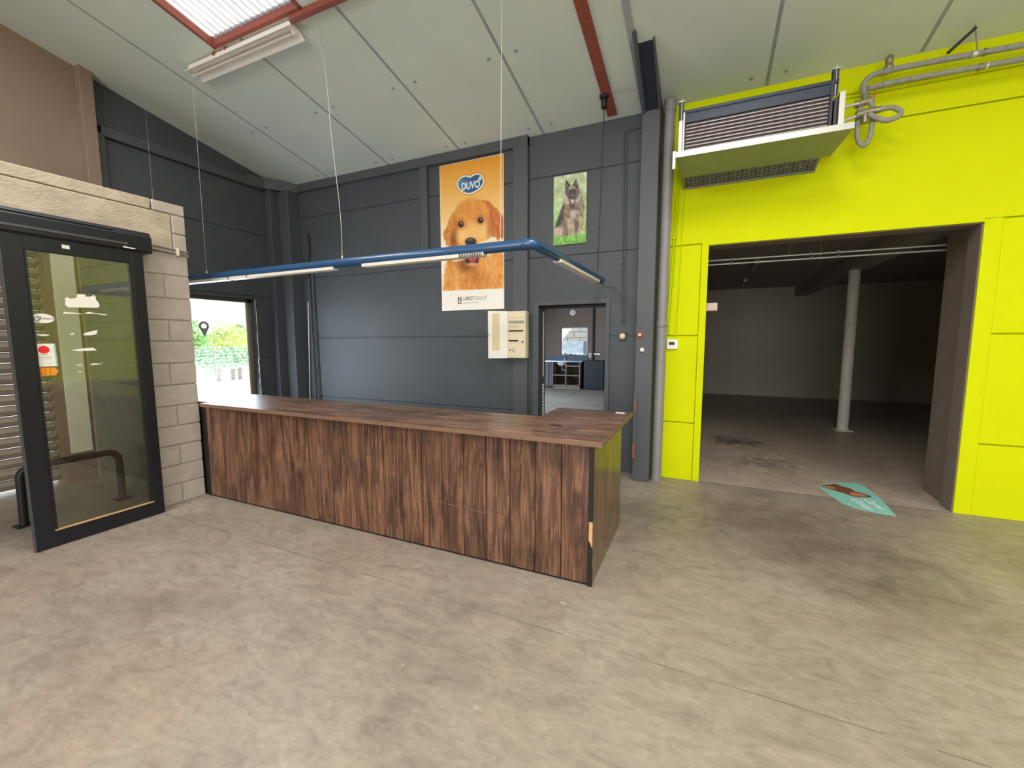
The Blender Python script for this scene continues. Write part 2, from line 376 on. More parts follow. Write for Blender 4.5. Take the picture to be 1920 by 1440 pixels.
obj('corner_column', box(-6.5, -6.38, 4.78, 4.93, 0, 4.02), 'dark', wb, .008)
fr = MB().box(-2.03, -1.95, YW - .02, YW + .2, 0, 2.1).box(-1.09, -1.04, YW - .02, YW + .2, 0, 2.1).box(-1.95, -1.09, YW - .02, YW + .2, 2.04, 2.1)
struct('trim_1', fr, 'dark2', 'slate grey frame around the small back room doorway', 'door frame', .004)
# -------- back wall, lime yellow part
b = MB()
for x0, x1, z0, z1 in [(-.5, 0, 0, 4.4), (2.165, 8.2, 0, 4.4), (0, 2.165, 2.62, 4.4)]: b.box(x0, x1, YW + .03, YW + .2, z0, z1)
wy = struct('wall_back_right', b, 'yellow', 'lime yellow painted concrete panel wall with large square opening', 'wall')
for k in range(5):
    z0, z1 = ZJ[k] + (G if k else 0), ZJ[k + 1] - G
    if k < 3:
        obj('panel', box(-.5, -.075, YW, YW + .035, z0, z1), 'yellow', wy, .004)
        obj('panel', box(2.285, 5.2, YW, YW + .035, z0, z1), 'yellow', wy, .004)
        obj('panel', box(5.21, 8.2, YW, YW + .035, z0, z1), 'yellow', wy, .004)
    else:
        obj('panel', box(-.5, 5.2, YW, YW + .035, z0, z1), 'yellow', wy, .004)
        obj('panel', box(5.21, 8.2, YW, YW + .035, z0, z1), 'yellow', wy, .004)
obj('jamb_strip', box(-.07, 0, YW - .012, YW + .2, 0, 2.655), 'yellow', wy, .004)
obj('jamb_strip', box(2.165, 2.2853, YW, YW + .035, 0, 2.64), 'yellow', wy, .004)
obj('lintel_strip', box(0, 2.165, YW - .006, YW + .035, 2.615, 2.645), 'yellow', wy, .004)
obj('reveal', box(0, 2.165, YW + .02, YW + .21, 2.606, 2.622), 'jamb', wy)
# bare concrete reveal and pier in the opening
obj('reveal', box(2.155, 2.17, YW + .015, YW + .21, 0, 2.615), 'jamb', wy)
struct('trim_2', box(2.19, 2.75, YW + .21, 5.82, 0, 3.05), 'jamb', 'bare concrete pier just inside the big opening', 'pier', .01)
# -------- left wall (slate) with window, ring beam and gable piece
XL = -6.5; YWI = (2.9, 4.5); ZWI = (.12, 2.25)
b = MB()
for y0, y1, z0, z1 in [(2.6, YWI[0], 0, 4.2), (YWI[1], 5.35, 0, 4.2), (YWI[0], YWI[1], 0, ZWI[0]), (YWI[0], YWI[1], ZWI[1], 4.2)]: b.box(XL - .2, XL - .012, y0, y1, z0, z1)
b.prism([(2.6, 4.0), (5.35, 4.0), (5.35, zc(5.35) + .2), (2.6, zc(2.6) + .2)], 0, XL - .2, XL - .012)
wl = struct('wall_left', b, 'dark', 'slate grey concrete panel gable wall with bright window', 'wall')
for z0, z1 in [(0, .36), (.36, 1.33), (1.33, 2.30), (2.30, 3.27), (3.27, 3.97)]:
    p = MB(); y0, y1 = 2.68, 4.93; a, c = z0 + G, z1 - G
    if z0 >= 2.3: p.box(XL - .02, XL, y0, y1, a, c)
    else:
        zt = min(c, ZWI[1]); zb = max(a, ZWI[0])
        p.box(XL - .02, XL, y0, YWI[0], a, c).box(XL - .02, XL, YWI[1], y1, a, c)
        if c > ZWI[1]: p.box(XL - .02, XL, YWI[0], YWI[1], ZWI[1], c)
        if a < ZWI[0]: p.box(XL - .02, XL, YWI[0], YWI[1], a, ZWI[0])
    obj('panel', p, 'dark', wl)
obj('panel', MB().prism([(2.68, 4.09), (5.13, 4.09), (5.13, zc(5.13) + .06), (2.68, zc(2.68) + .06)], 0, XL - .02, XL), 'dark', wl)
obj('ring_beam', box(XL - .02, XL + .055, 2.75, 5.1, 3.97, 4.085), 'dark2', wl, .006)
obj('pilaster', box(XL - .02, XL + .05, 2.68, 2.78, 2.5, 4.0), 'dark2', wl, .006)
# window
wf = MB()
for y0, y1, z0, z1 in [(YWI[0], YWI[0] + .05, *ZWI), (YWI[1] - .05, YWI[1], *ZWI), (YWI[0], YWI[1], ZWI[0], ZWI[0] + .05), (YWI[0], YWI[1], ZWI[1] - .05, ZWI[1])]: wf.box(-6.66, -6.60, y0, y1, z0, z1)
win = struct('window_1', wf, 'jamb', 'tall bright window in the slate grey wall beside counter', 'window')
obj('pane', box(-6.634, -6.628, YWI[0] + .05, YWI[1] - .05, ZWI[0] + .05, ZWI[1] - .05), 'wglass', win)
obj('chipped_edge', MB().tube([(XL + .004, YWI[1] + .012 + random.uniform(-.008, .008), z) for z in np.linspace(ZWI[0], ZWI[1], 40)], [random.uniform(.003, .008) for _ in range(40)], 6), 'white', win)
# map pin decal on the pane
pin = []; cy, cz, r = 3.80, 1.815, .07
for k in range(25):
    t = math.radians(-35 + 250 * k / 24); pin.append((cy + r * math.cos(t), cz + r * math.sin(t)))
pin.append((cy, cz - .16))
ring = MB(); n = len(pin)
inner = [(cy + .036 * math.cos(math.atan2(z - cz, y - cy)), cz + .036 * math.sin(math.atan2(z - cz, y - cy))) for y, z in pin]
ring.add([(-6.625, y, z) for y, z in pin] + [(-6.625, y, z) for y, z in inner], [(i, (i + 1) % n, n + (i + 1) % n, n + i) for i in range(n)])
obj('pin_decal', ring, 'gpin', win, label='grey map pin decal stuck on the window pane', fix=False)
# -------- taupe upper wall with entrance shutter opening
YR = 2.62
b = MB()
for y0, y1, z0, z1 in [(-9.3, -.8, 0, 3.2), (2.15, YR, 0, 3.2), (-.8, 2.15, 2.75, 3.2)]: b.box(-6.7, -6.45, y0, y1, z0, z1)
b.prism([(-9.3, 3.2), (YR, 3.2), (YR, zc(YR) + .2), (-2, zc(-2) + .2), (-9.3, zc(-9.3) + .2)], 0, -6.7, -6.45)
wt = struct('wall_left_front', b, 'taupe', 'taupe rendered wall above the entrance with steel post', 'wall')
obj('post', box(-6.5, -6.36, 2.56, 2.68, 0, zc(2.6) + .05), 'taupe', wt, .006)
obj('pale_board', box(-6.449, -6.43, 2.20, 2.385, .34, 2.7), 'paint_post', wt, .003)
# -------- entrance block wall (pier, return wall, lintel)
XB = -4.7
b = MB().box(XB - .19, XB - .008, 2.212, 2.582, 0, 2.44).box(XB - .19, XB - .008, 2.47, 2.582, 2.44, 2.9)
b.box(-6.45, XB - .19, 2.42, 2.58, 0, 2.9)
b.box(XB - .2, XB, -3.2, -1.2, 0, 2.44)
we = struct('wall_entrance', b, 'mortar', 'grey concrete block wall of the entrance lobby', 'wall')
J = .006
def block(x0, x1, y0, y1, z0, z1, mat='block'):
    h = .004
    obj('block', box(x0 + random.uniform(-h, h) * .4, x1 + random.uniform(-h, h) * .6, y0, y1, z0, z1), mat, we, .006)
course = [0, .19, .378, .58, .77, .97, 1.172, 1.385, 1.597, 1.8, 2.008, 2.229, 2.445]
for k in range(12):
    z0, z1 = course[k] + (J if k else 0), course[k + 1] - J
    if k % 2: block(XB - .2, XB, 2.205, 2.59, z0, z1)
    else:
        s = 2.375 + random.uniform(-.02, .02); block(XB - .2, XB, 2.205, s - J, z0, z1); block(XB - .2, XB, s + J, 2.59, z0, z1)
block(XB - .2, XB, 2.478, 2.59, 2.445 + J, 2.628 - J); block(XB - .2, XB, 2.478, 2.59, 2.628 + J, 2.805 - J); block(XB - .2, XB, 2.325, 2.59, 2.805 + J, 2.905)
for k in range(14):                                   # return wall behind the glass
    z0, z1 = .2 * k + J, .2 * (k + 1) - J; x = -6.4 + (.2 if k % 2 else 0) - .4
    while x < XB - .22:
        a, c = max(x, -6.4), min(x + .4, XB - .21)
        if c - a > .03: block(a + .003, c - .003, 2.412, 2.5, z0 - .003, z1 + .003, 'block_shaded')
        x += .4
obj('lintel', box(XB - .2, XB + .002, -3.2, 2.466, 2.447, 2.803), 'lintel', we, .006)
obj('lintel', box(XB - .2, XB - .002, -3.2, 2.312, 2.812, 2.905), 'lintel', we, .006)
# -------- ceiling panels, seams, far roof slope
def holes_split(x0, x1):
    """rectangles (x0,x1,ya,yb) of a roof strip minus the skylights"""
    cuts = sorted({x0, x1, *[v for s in SKY for v in s if x0 < v < x1]}); out = []
    for a, c in zip(cuts[:-1], cuts[1:]):
        m = (a + c) / 2
        if any(s[0] < m < s[1] for s in SKY): out += [(a, c, 2.93, 5.2), (a, c, -2, -1.0)]
        else: out.append((a, c, -2, 5.2))
    return out
def slab(mb, x0, x1, ya, yb, dz0, dz1): return mb.hexa([(x0, ya, zc(ya + 1e-6) + dz0), (x1, ya, zc(ya + 1e-6) + dz0), (x1, yb, zc(yb) + dz0), (x0, yb, zc(yb) + dz0), (x0, ya, zc(ya + 1e-6) + dz1), (x1, ya, zc(ya + 1e-6) + dz1), (x1, yb, zc(yb) + dz1), (x0, yb, zc(yb) + dz1)])
b = MB()
for r in holes_split(-6.7, 8.2): slab(b, *r, .005, .12)
xs = sorted({-6.7, 8.2, *[v for c in (-4.0, .25, 4.5) for v in (c - .6, c + .6)]})
for a, c in zip(xs[:-1], xs[1:]):
    for y0, y1 in ([(-9.3, -6.5), (-2.8, -2)] if abs((a + c) / 2 + 4.0) < .1 or abs((a + c) / 2 - .25) < .1 or abs((a + c) / 2 - 4.5) < .1 else [(-9.3, -2)]):
        b.hexa([(a, y0, zc(y0)), (c, y0, zc(y0)), (c, y1, zc(y1)), (a, y1, zc(y1)), (a, y0, zc(y0) + .12), (c, y0, zc(y0) + .12), (c, y1, zc(y1) + .12), (a, y1, zc(y1) + .12)])
ce = struct('ceiling', b, 'seam', 'sloping ceiling of pale grey-green insulation panels', 'ceiling')
x = -5.42 - 1.175 * 2
while x < 8.2:
    a, c = max(x, -6.7), min(x + 1.175, 8.2)
    if c - a > .05:
        p = MB()
        for r in holes_split(a + .016, c - .016): slab(p, *r, 0, .03)
        obj('panel', p, 'ceil', ce)
    x += 1.175
sc = MB()                                              # dark screw marks either side of each seam
for k in range(6):
    xs_ = -5.42 + 1.175 * k
    for y in (3.96, 4.99):
        for dx in (-.145, .145):
            if abs(xs_ + dx + .7) < .3: continue
            sc.lathe([(0, -.008), (.016, -.006), (.022, 0)], (xs_ + dx, y, zc(y)), 2, 8)
obj('screw_heads', sc, 'seam', ce)
# -------- remaining shell: rear wall with gate opening, right wall
b = MB()
for x0, x1, z0, z1 in [(-6.7, -2.0, 0, 4.4), (4.0, 8.2, 0, 4.4), (-2.0, 4.0, 3.7, 4.4)]: b.box(x0, x1, -9.3, -9.1, z0, z1)
struct('wall_rear', b, 'storewall', 'pale rear wall behind the viewer with open gate', 'wall')
b = MB().box(8.0, 8.2, -9.3, 14.3, 0, 3.2).prism([(-9.3, 3.2), (5.34, 3.2), (5.34, zc(5.34) + .2), (-2, zc(-2) + .2), (-9.3, zc(-9.3) + .2)], 0, 8.0, 8.2)
struct('wall_right', b, 'storewall', 'pale side wall on the far side of the hall', 'wall')
# -------- storage room behind the opening
struct('wall_storage_back', box(0.0, 8.2, 14.0, 14.2, 0, 3.2), 'storewall', 'dim plastered end wall of the dark storage room', 'wall')
struct('wall_storage_left', box(-.28, .0, 5.345, 14.2, 0, 3.2), 'storewall', 'partition wall between storage room and back room', 'wall')
struct('ceiling_storage', box(0.0, 8.2, 5.345, 14.2, 3.06, 3.2), 'storeceil', 'dark low ceiling of the storage room', 'ceiling')
struct('ceiling_beam', box(2.2, 2.48, 5.83, 13.99, 2.79, 3.06), 'storeceil', 'grey beam crossing the storage ceiling above the post', 'beam', .01)
# -------- back room behind the small door
b = MB()
for x0, x1, z0, z1 in [(-6.7, -4.53, 0, 3.2), (-3.6, -.28, 0, 3.2), (-4.53, -3.6, 0, 1.1), (-4.53, -3.6, 2.03, 3.2)]: b.box(x0, x1, 14.1, 14.3, z0, z1)
struct('wall_backroom_end', b, 'backwall', 'brown end wall of the back room with square window', 'wall')
b = MB()
for y0, y1, z0, z1 in [(5.345, 8.3, 0, 3.2), (10.9, 14.3, 0, 3.2), (8.3, 10.9, 0, .8), (8.3, 10.9, 2.4, 3.2)]: b.box(-6.7, -6.5, y0, y1, z0, z1)
struct('wall_backroom_left', b, 'backwall', 'side wall of the back room with window opening', 'wall')
struct('ceiling_backroom', box(-6.7, -.28, 5.345, 14.3, 3.06, 3.2), 'storeceil', 'grey ceiling of the back room', 'ceiling')
w2 = struct('window_2', MB().box(-4.53, -4.50, 14.14, 14.2, 1.1, 2.03).box(-3.63, -3.6, 14.14, 14.2, 1.1, 2.03).box(-4.53, -3.6, 14.14, 14.2, 1.1, 1.13).box(-4.53, -3.6, 14.14, 14.2, 2.0, 2.03), 'white', 'small white framed window above the sink in back room', 'window')
obj('pane', box(-4.50, -3.63, 14.15, 14.155, 1.13, 2.0), 'wglass', w2)
obj('privacy_film', box(-4.50, -3.63, 14.157, 14.158, 1.13, 1.58), 'film', w2)
fb = thing('block_wall', (-4.0, 15.6, -.05), 'white outdoor block wall seen through the back room window', 'wall')
for k in range(13):
    x = -7.0 + (.25 if k % 2 else 0)
    while x < -2.0: obj('block', box(x + .012, x + .488, 15.6, 15.8, .22 * k - .05, .22 * k + .152), 'outblock', fb); x += .5
obj('mortar_core', box(-7, -1.9, 15.62, 15.78, -.05, 2.8), 'crack', fb)

# ================================================================== SKYLIGHTS
for k, (a, c) in enumerate(SKY):
    lab = ['red framed corrugated skylight above the white lamp batten', 'red framed corrugated skylight overhead in middle of hall', 'red framed corrugated skylight overhead near the side wall'][k]
    t = thing('skylight', ((a + c) / 2, 2.93, zc(2.93)), lab, 'skylight', 'roof skylights')
    def rail(x0, x1, ya, yb, d0, d1): return slab(MB(), x0, x1, ya, yb, d0, d1)
    obj('frame_rail', rail(a - .03, a + .008, -1.0, 2.95, -.012, .06), 'red', t, .004)
    obj('frame_rail', rail(c - .008, c + .03, -1.0, 2.95, -.012, .06), 'red', t, .004)
    obj('frame_rail', rail(a - .03, c + .03, 2.92, 2.955, -.012, .06), 'red', t, .004)
    if k == 0: obj('purlin', rail(c - .15, c + .75, 2.945, 2.99, -.055, .0), 'red', t, .004)
    obj('frame_rail', rail(a - .05, c + .05, -1.05, -1.0, -.03, .07), 'red', t, .004)
    sh = MB(); n = int((c - a) / .0127); xs = np.linspace(a, c, n); vs = []
    for y in (-1.05, 1.0, 3.0):
        for x in xs: vs.append((x, y, zc(y) + .062 + .018 * math.sin(2 * PI * (x - a) / .076)))
    fs = [(r * n + i, r * n + i + 1, (r + 1) * n + i + 1, (r + 1) * n + i) for r in range(2) for i in range(n - 1)]
    obj('corrugated_sheet', sh.add(vs, fs, True), 'sheet', t, fix=False)
lump = MB()
for dx, dy, r in [(-.62, .04, .05), (-.72, .05, .035), (-.52, .03, .03), (-.44, .02, .028)]:
    lump.lathe([(0, -r * .8), (r * .7, -r * .5), (r, 0), (r * .8, r * .5), (0, r * .6)], (-4.06 + dx, 2.97 + dy, zc(3.0) - .01), 2, 9)
tag(obj('insulation_scrap', lump, 'red', None), 'torn reddish insulation scraps at the skylight corner', 'insulation')

# white fluorescent batten under the skylight edge
t = thing('fluorescent_lamp', (-4.345, 3.03, zc(3.03) - .1), 'white fluorescent batten lamp fixed below the skylight edge', 'lamp')
z = zc(3.03)
obj('batten', MB().prism([(2.975, z - .005), (3.085, z - .025), (3.085, z - .055), (2.975, z - .05)], 0, -5.12, -3.57), 'white', t, .004)
obj('reflector', MB().prism([(2.93, z - .085), (2.975, z - .05), (3.085, z - .055), (3.13, z - .095), (3.125, z - .1), (3.07, z - .064), (2.985, z - .06), (2.935, z - .09)], 0, -5.13, -3.56), 'white', t)
obj('fluorescent_tube', MB().cyl((-5.08, 3.03, z - .082), (-3.61, 3.03, z - .082), .013, 12), 'lens', t)
for x in (-5.11, -3.58): obj('lampholder', MB().cyl((x - .012, 3.03, z - .075), (x + .012, 3.03, z - .075), .026, 14), 'white', t)

# ================================================================== CEILING STEEL
tag(obj('red_flat_bar', slab(MB(), -1.1, -.995, .5, 5.06, -.02, -.001), 'red', None, .003), 'long red oxide steel bar screwed along the ceiling', 'steel bar')
t = thing('hook_hanger', (-1.06, 4.72, zc(4.72) - .14), 'dark steel hanger clamped on the red bar', 'hanger')
obj('clamp', MB().box(-1.115, -1.03, 4.70, 4.76, zc(4.72) - .05, zc(4.72) - .022), 'black', t, .003)
obj('hook_body', MB().lathe([(0, 0), (.03, .005), (.034, .09), (.02, .115), (0, .12)], (-1.07, 4.73, zc(4.73) - .155), 2, 14), 'black', t)
t = thing('steel_column', (-.6, 4.99, 0), 'slate grey steel column between the grey and lime walls', 'column')
obj('shaft', box(-.70, -.515, 4.865, 5.128, 0, 4.15), 'dark2', t, .008)
hy0, hy1 = 4.25, 4.865
obj('haunch', MB().hexa([(-.66, hy0, zc(hy0) - .004), (-.53, hy0, zc(hy0) - .004), (-.53, hy1, 3.985), (-.66, hy1, 3.985), (-.66, hy0, zc(hy0)), (-.53, hy0, zc(hy0)), (-.53, hy1, zc(hy1)), (-.66, hy1, zc(hy1))]), 'navy', t)
for xa, xb, y0 in ((-.695, -.66, 4.1), (-.53, -.515, 4.22)):
    obj('haunch_flange', MB().hexa([(xa, y0, zc(y0) - .015), (xb, y0, zc(y0) - .015), (xb, hy1, 3.96), (xa, hy1, 3.96), (xa, y0, zc(y0)), (xb, y0, zc(y0)), (xb, hy1, zc(hy1)), (xa, hy1, zc(hy1))]), 'dark2', t)
obj('rafter_strip', slab(MB(), -.735, -.675, 1.0, 4.2, -.012, 0), 'seam', t)
t2 = thing('push_button', (-.655, 4.86, 1.62), 'small red push button on the slate column', 'button')
obj('button_rim', MB().lathe([(.0, 0), (.03, 0), (.03, -.012), (.018, -.018)], (-.655, 4.865, 1.658), 1, 20), 'redp', t2); obj('button_cap', MB().lathe([(.018, -.016), (.016, -.026), (0, -.028)], (-.655, 4.865, 1.658), 1, 16), 'cream', t2)
t2 = thing('push_button', (-.625, 4.86, 1.46), 'small pale grey push button below the red one', 'button')
obj('button_rim', MB().lathe([(.0, 0), (.03, 0), (.03, -.012), (.022, -.016)], (-.625, 4.865, 1.494), 1, 20), 'pipeg', t2); obj('button_cap', MB().lathe([(.022, -.014), (.02, -.022), (0, -.024)], (-.625, 4.865, 1.494), 1, 16), 'white', t2)
t2 = thing('earth_strap', (-.685, 4.85, 0.25), 'copper earthing strap clamped low on the slate column', 'copper strap')
obj('conduit_channel', box(-.70, -.665, 4.845, 4.865, .3, 1.02), 'dark2', t2, .003)
obj('copper_clamp', MB().box(-.695, -.67, 4.832, 4.846, .80, .92).cyl((-.683, 4.826, .80), (-.683, 4.826, .92), .007, 8), 'copper', t2, .002)
obj('copper_clamp', MB().box(-.70, -.67, 4.83, 4.846, .27, .42).cyl((-.685, 4.824, .28), (-.69, 4.824, .41), .009, 8), 'copper', t2, .002)
# downpipe
t = thing('downpipe', (-.435, 4.99, 0), 'grey plastic downpipe standing beside the slate column', 'pipe')
obj('pipe', MB().cyl((-.447, 4.99, 0), (-.43, 4.99, 4.08), .054, 24), 'pipeg', t)
obj('socket_joint', MB().lathe([(.054, 0), (.059, .004), (.059, .06), (.054, .065)], (-.44, 4.99, 1.74), 2, 24), 'pipeg', t)
obj('socket_joint', MB().lathe([(.054, 0), (.062, .004), (.062, .12), (.058, .13), (.0, .13)], (-.43, 4.99, 3.98), 2, 24), 'pipeg', t)

# ================================================================== CONDUITS, SWITCHES
def conduit(path, r, mat, label, clips=(), name='electrical_conduit'):
    lo = min(path, key=lambda p: p[2]); t = thing(name, lo, label, 'conduit')
    obj('tube', MB().tube(path, r, 8), mat, t)
    for (x, y, z) in clips: obj('clip', box(x - .018, x + .018, y - r - .004, YW, z - .008, z + .008), mat, t)
    return t
Yc = YW - .012
conduit([(-.90, Yc, 1.78), (-.915, Yc, 3.0), (-.925, Yc, 3.95)], .009, 'dark2', 'thin slate conduit rising above the round wall switch', [(-.903, Yc, 1.85), (-.912, Yc, 2.5), (-.918, Yc, 3.1)])
conduit([(-.865, Yc, 1.78), (-.885, Yc, 3.0), (-.892, Yc, 3.93), (-.885, Yc, 3.955), (-.70, Yc, 3.955)], .009, 'dark2', 'second slate conduit bending across to the steel column')
conduit([(-.40, Yc, 1.66), (-.355, Yc, 2.7), (-.335, Yc, 3.4), (-.31, Yc, 3.75)], .009, 'yellow', 'lime painted conduit nearest the grey downpipe', [(-.385, Yc, 1.78), (-.355, Yc, 2.72)])
conduit([(-.372, Yc, 1.66), (-.327, Yc, 2.7), (-.307, Yc, 3.3), (-.29, Yc, 3.75)], .009, 'yellow', 'middle lime painted conduit above the thermostat')
conduit([(-.30, Yc, 1.50), (-.285, Yc, 2.0), (-.268, Yc, 3.0), (-.262, Yc, 3.25)], .006, 'yellow', 'thin lime painted cable ending below the thermostat')
t = thing('light_switch', (-.885, YW - .03, 1.6), 'round cream light switch on slate wall by doorway', 'switch')
obj('back_box', box(-.925, -.845, YW - .03, YW, 1.60, 1.70), 'dark2', t, .008); obj('rocker', MB().lathe([(0, -.014), (.03, -.012), (.034, 0)], (-.887, YW - .03, 1.648), 1, 24), 'cream', t)
t = thing('thermostat', (-.335, YW - .03, 1.5), 'white square thermostat with dark display on lime wall', 'thermostat')
obj('housing', box(-.393, -.275, YW - .032, YW, 1.50, 1.61), 'white', t, .008); obj('display', box(-.368, -.308, YW - .035, YW - .031, 1.548, 1.58), 'black', t)
# corner pipes beside the counter
def vpipe(path, r, mat, label, clips=()):
    t = thing('wall_pipe', path[0], label, 'pipe'); obj('tube', MB().tube(path, r, 10), mat, t)
    for c in clips: obj('clip', box(c[0] - .024, c[0] + .024, YW - .04, YW, c[1] - .01, c[1] + .01), mat, t)
vpipe([(-5.965, 5.11, 0), (-5.97, 5.11, 1.0), (-5.985, 5.11, 2.0), (-5.99, 5.11, 2.62)], .014, 'dark2', 'left slate pipe of the pair in the corner', [(-5.97, .68), (-5.975, 1.2), (-5.98, 1.7), (-5.985, 2.2)])
vpipe([(-5.885, 5.11, 0), (-5.89, 5.11, 1.0), (-5.905, 5.11, 2.0), (-5.91, 5.11, 2.68)], .014, 'dark2', 'right slate pipe of the pair in the corner', [(-5.89, .68), (-5.895, 1.2), (-5.9, 1.7), (-5.905, 2.2)])
vpipe([(-5.99, 5.115, 2.62), (-5.98, 5.115, 2.9), (-5.95, 5.115, 3.1), (-5.97, 5.115, 3.34)], .012, 'black', 'wavy black cable pipe in corner above the blue lamp')
vpipe([(-6.10, 5.115, .0), (-6.105, 5.11, .6), (-6.075, 5.115, 1.4), (-6.04, 5.115, 2.25)], .007, 'white', 'thin white cable running up the corner', [])

# ================================================================== COUNTER
t = thing('shop_counter', (-2.9, 2.9, 0), 'long dark walnut plank shop counter with L-shaped worktop', 'counter')
obj('carcass', MB().box(-5.7, -.632, 2.612, 3.12, .0, .945).box(-1.15, -.632, 3.12, 3.60, 0, .945), 'black', t)
xe = -.634; k = 0
while xe > -4.60:
    x0 = max(xe - .1865, -4.605); obj('plank', box(x0 + .0024, xe - .0024, 2.594, 2.61, .014, .95), 'oak', t, .003, seg=1); xe -= .1865
obj('plinth', box(-4.69, -.622, 2.6, 2.61, 0, .014), 'black', t)
obj('shadow_strip', box(-4.69, -4.607, 2.603, 2.61, .014, .95), 'black', t)  # shadow between pier and planks put in as a black strip
y = 2.604
while y < 3.6:
    y1 = min(y + .166, 3.605); obj('end_plank', box(-.63, -.612, y + .001, y1 - .001, .012, .95), 'oakend', t, .002, seg=1); y += .166
obj('corner_strip', box(-.638, -.6085, 2.588, 2.612, .44, .95), 'black', t)
obj('exposed_core', box(-.632, -.610, 2.591, 2.606, .27, .44), 'core', t, label='pale raw strip where the corner trim broke off')
obj('corner_strip', MB().prism([(-.638, 0), (-.606, 0), (-.606, .10), (-.611, .16), (-.606, .21), (-.618, .29), (-.638, .32)], 1, 2.587, 2.608), 'black', t, label='splintered black corner trim remnant')
top = MB().prism([(-5.75, 2.6), (-4.53, 2.6), (-4.53, 2.505), (-.537, 2.505), (-.537, 3.69), (-1.20, 3.69), (-1.20, 3.20), (-5.75, 3.20)], 2, .953, .985)
wt_ = obj('worktop', top, 'oaktop', t, .003)
obj('front_edge', box(-4.53, -.535, 2.5025, 2.507, .9535, .983), 'edge', t); obj('side_edge', box(-.539, -.5345, 2.503, 3.69, .9535, .983), 'edge', t)
obj('knot', MB().add([(-.96 + .05 * math.cos(a), 2.90 + .018 * math.sin(a), .9856) for a in np.linspace(0, 2 * PI, 12, False)], [tuple(range(12))]), 'black', wt_, fix=False)
obj('knot', MB().add([(-1.02 + .045 * math.cos(a), 2.66 + .012 * math.sin(a), .9856) for a in np.linspace(0, 2 * PI, 12, False)], [tuple(range(12))]), 'black', wt_, fix=False)
obj('reflection_patch', MB().add([(-.80, 2.76, .9855), (-.60, 2.78, .9855), (-.585, 2.84, .9855), (-.66, 2.86, .9855), (-.76, 2.83, .9855)], [(0, 1, 2, 3, 4)]), 'edge', wt_, fix=False)  # bright reflection on the worktop painted as a pale patch
obj('scratch', MB().tube([(-2.1, 2.593, .40), (-1.6, 2.593, .375), (-1.25, 2.593, .36)], .0022, 5), 'edge', t)
tag(obj('paper_slip', box(-.665, -.59, 3.60, 3.63, .985, .989), 'white', None), 'tiny white slip lying on the back corner of the counter', 'slip')

# ================================================================== PENDANT LINEAR LAMP
ZT = 2.312; YT = 3.0
t = thing('pendant_lamp', (-3.2, YT, ZT - .06), 'blue tubular pendant lamp with angled end over the counter', 'lamp')
obj('tube', MB().tube([(-6.1, YT, ZT), (-1.215, YT, ZT), (-1.195, YT + .012, ZT), (-1.183, YT + .04, ZT)] + [(-1.15, 4.0, ZT - .012), (-1.105, 4.9, ZT - .03)], .042, 20), 'blue', t)
obj('elbow_ring', MB().tube([(-1.26, YT, ZT), (-1.245, YT, ZT)], .045, 20), 'blue', t)
obj('end_cap', MB().tube([(-1.1055, 4.89, ZT - .03), (-1.1045, 4.91, ZT - .0304), (-1.104, 4.92, ZT - .0305)], [.044, .042, .025], 20), 'navy', t)
def lens(x0, x1): return MB().prism([(YT - .038, ZT - .03), (YT + .038, ZT - .03), (YT + .034, ZT - .058), (YT - .034, ZT - .058)], 0, x0, x1)
for x0, x1 in [(-6.05, -4.72), (-4.68, -4.40), (-4.376, -3.164), (-2.815, -1.59)]: obj('diffuser', lens(x0, x1), 'lens', t, .004)
lv = MB()
for i in range(14): lv.box(-1.80 + i * .015, -1.795 + i * .015, YT - .041, YT - .036, ZT - .06, ZT - .03)
obj('louvre', lv, 'black', t)
a, c = 3.50, 4.72
def ax(y): return -1.183 + (y - YT) * .041
obj('diffuser', MB().hexa([(ax(a) - .036, a, ZT - .056), (ax(a) + .036, a, ZT - .056), (ax(c) + .036, c, ZT - .082), (ax(c) - .036, c, ZT - .082), (ax(a) - .038, a, ZT - .03), (ax(a) + .038, a, ZT - .03), (ax(c) + .038, c, ZT - .05), (ax(c) - .038, c, ZT - .05)]), 'lens', t, .004)
zt = zc(YT)
obj('suspension_wire', MB().tube([(-5.106, YT, ZT + .04), (-5.106, YT, zt)], .0013, 6), 'wire', t)
obj('suspension_wire', MB().tube(smooth_path([(-3.075, YT, ZT + .04), (-3.076, YT, 2.756), (-3.141, YT, 3.415), (-3.165, YT, 3.8), (-3.19, YT, 4.05), (-3.233, YT, 4.244), (-3.247, YT, 4.424), (-3.232, YT, zt)]), .0026, 6), 'wire', t)
obj('suspension_wire', MB().tube([(-1.455, YT, ZT + .04), (-1.44, YT, 3.6), (-1.435, YT, zt)], .0018, 6), 'wire', t)
obj('suspension_wire', MB().tube([(-6.03, YT, ZT + .04), (-6.03, YT, zt)], .0008, 6), 'wire', t)
for x in (-6.03, -5.106, -3.075, -1.455): obj('wire_grip', MB().cyl((x, YT, ZT + .035), (x, YT, ZT + .065), .009, 8), 'wire', t)
ch = MB(); zz = ZT + .02; i = 0
while zz < zc(4.73) - .16:
    u, v = ((.008, 0) if i % 2 else (0, .008)); X = -1.112 + (zz - ZT) * .023; Y = 4.75
    ch.tube([(X + u * s, Y + v * s, zz + h) for s, h in ((1, .004), (1, .024), (.4, .03), (-.4, .03), (-1, .024), (-1, .004), (-.4, -.002), (.4, -.002))], .0024, 5, closed=True); zz += .0245; i += 1
obj('chain', ch, 'coil', t)
obj('loose_wire', MB().tube(smooth_path([(-1.104, 4.92, ZT - .045), (-1.09, 4.96, ZT - .09), (-1.04, 5.02, ZT - .105), (-.99, 5.05, ZT - .105)]), .0022, 5), 'black', t)

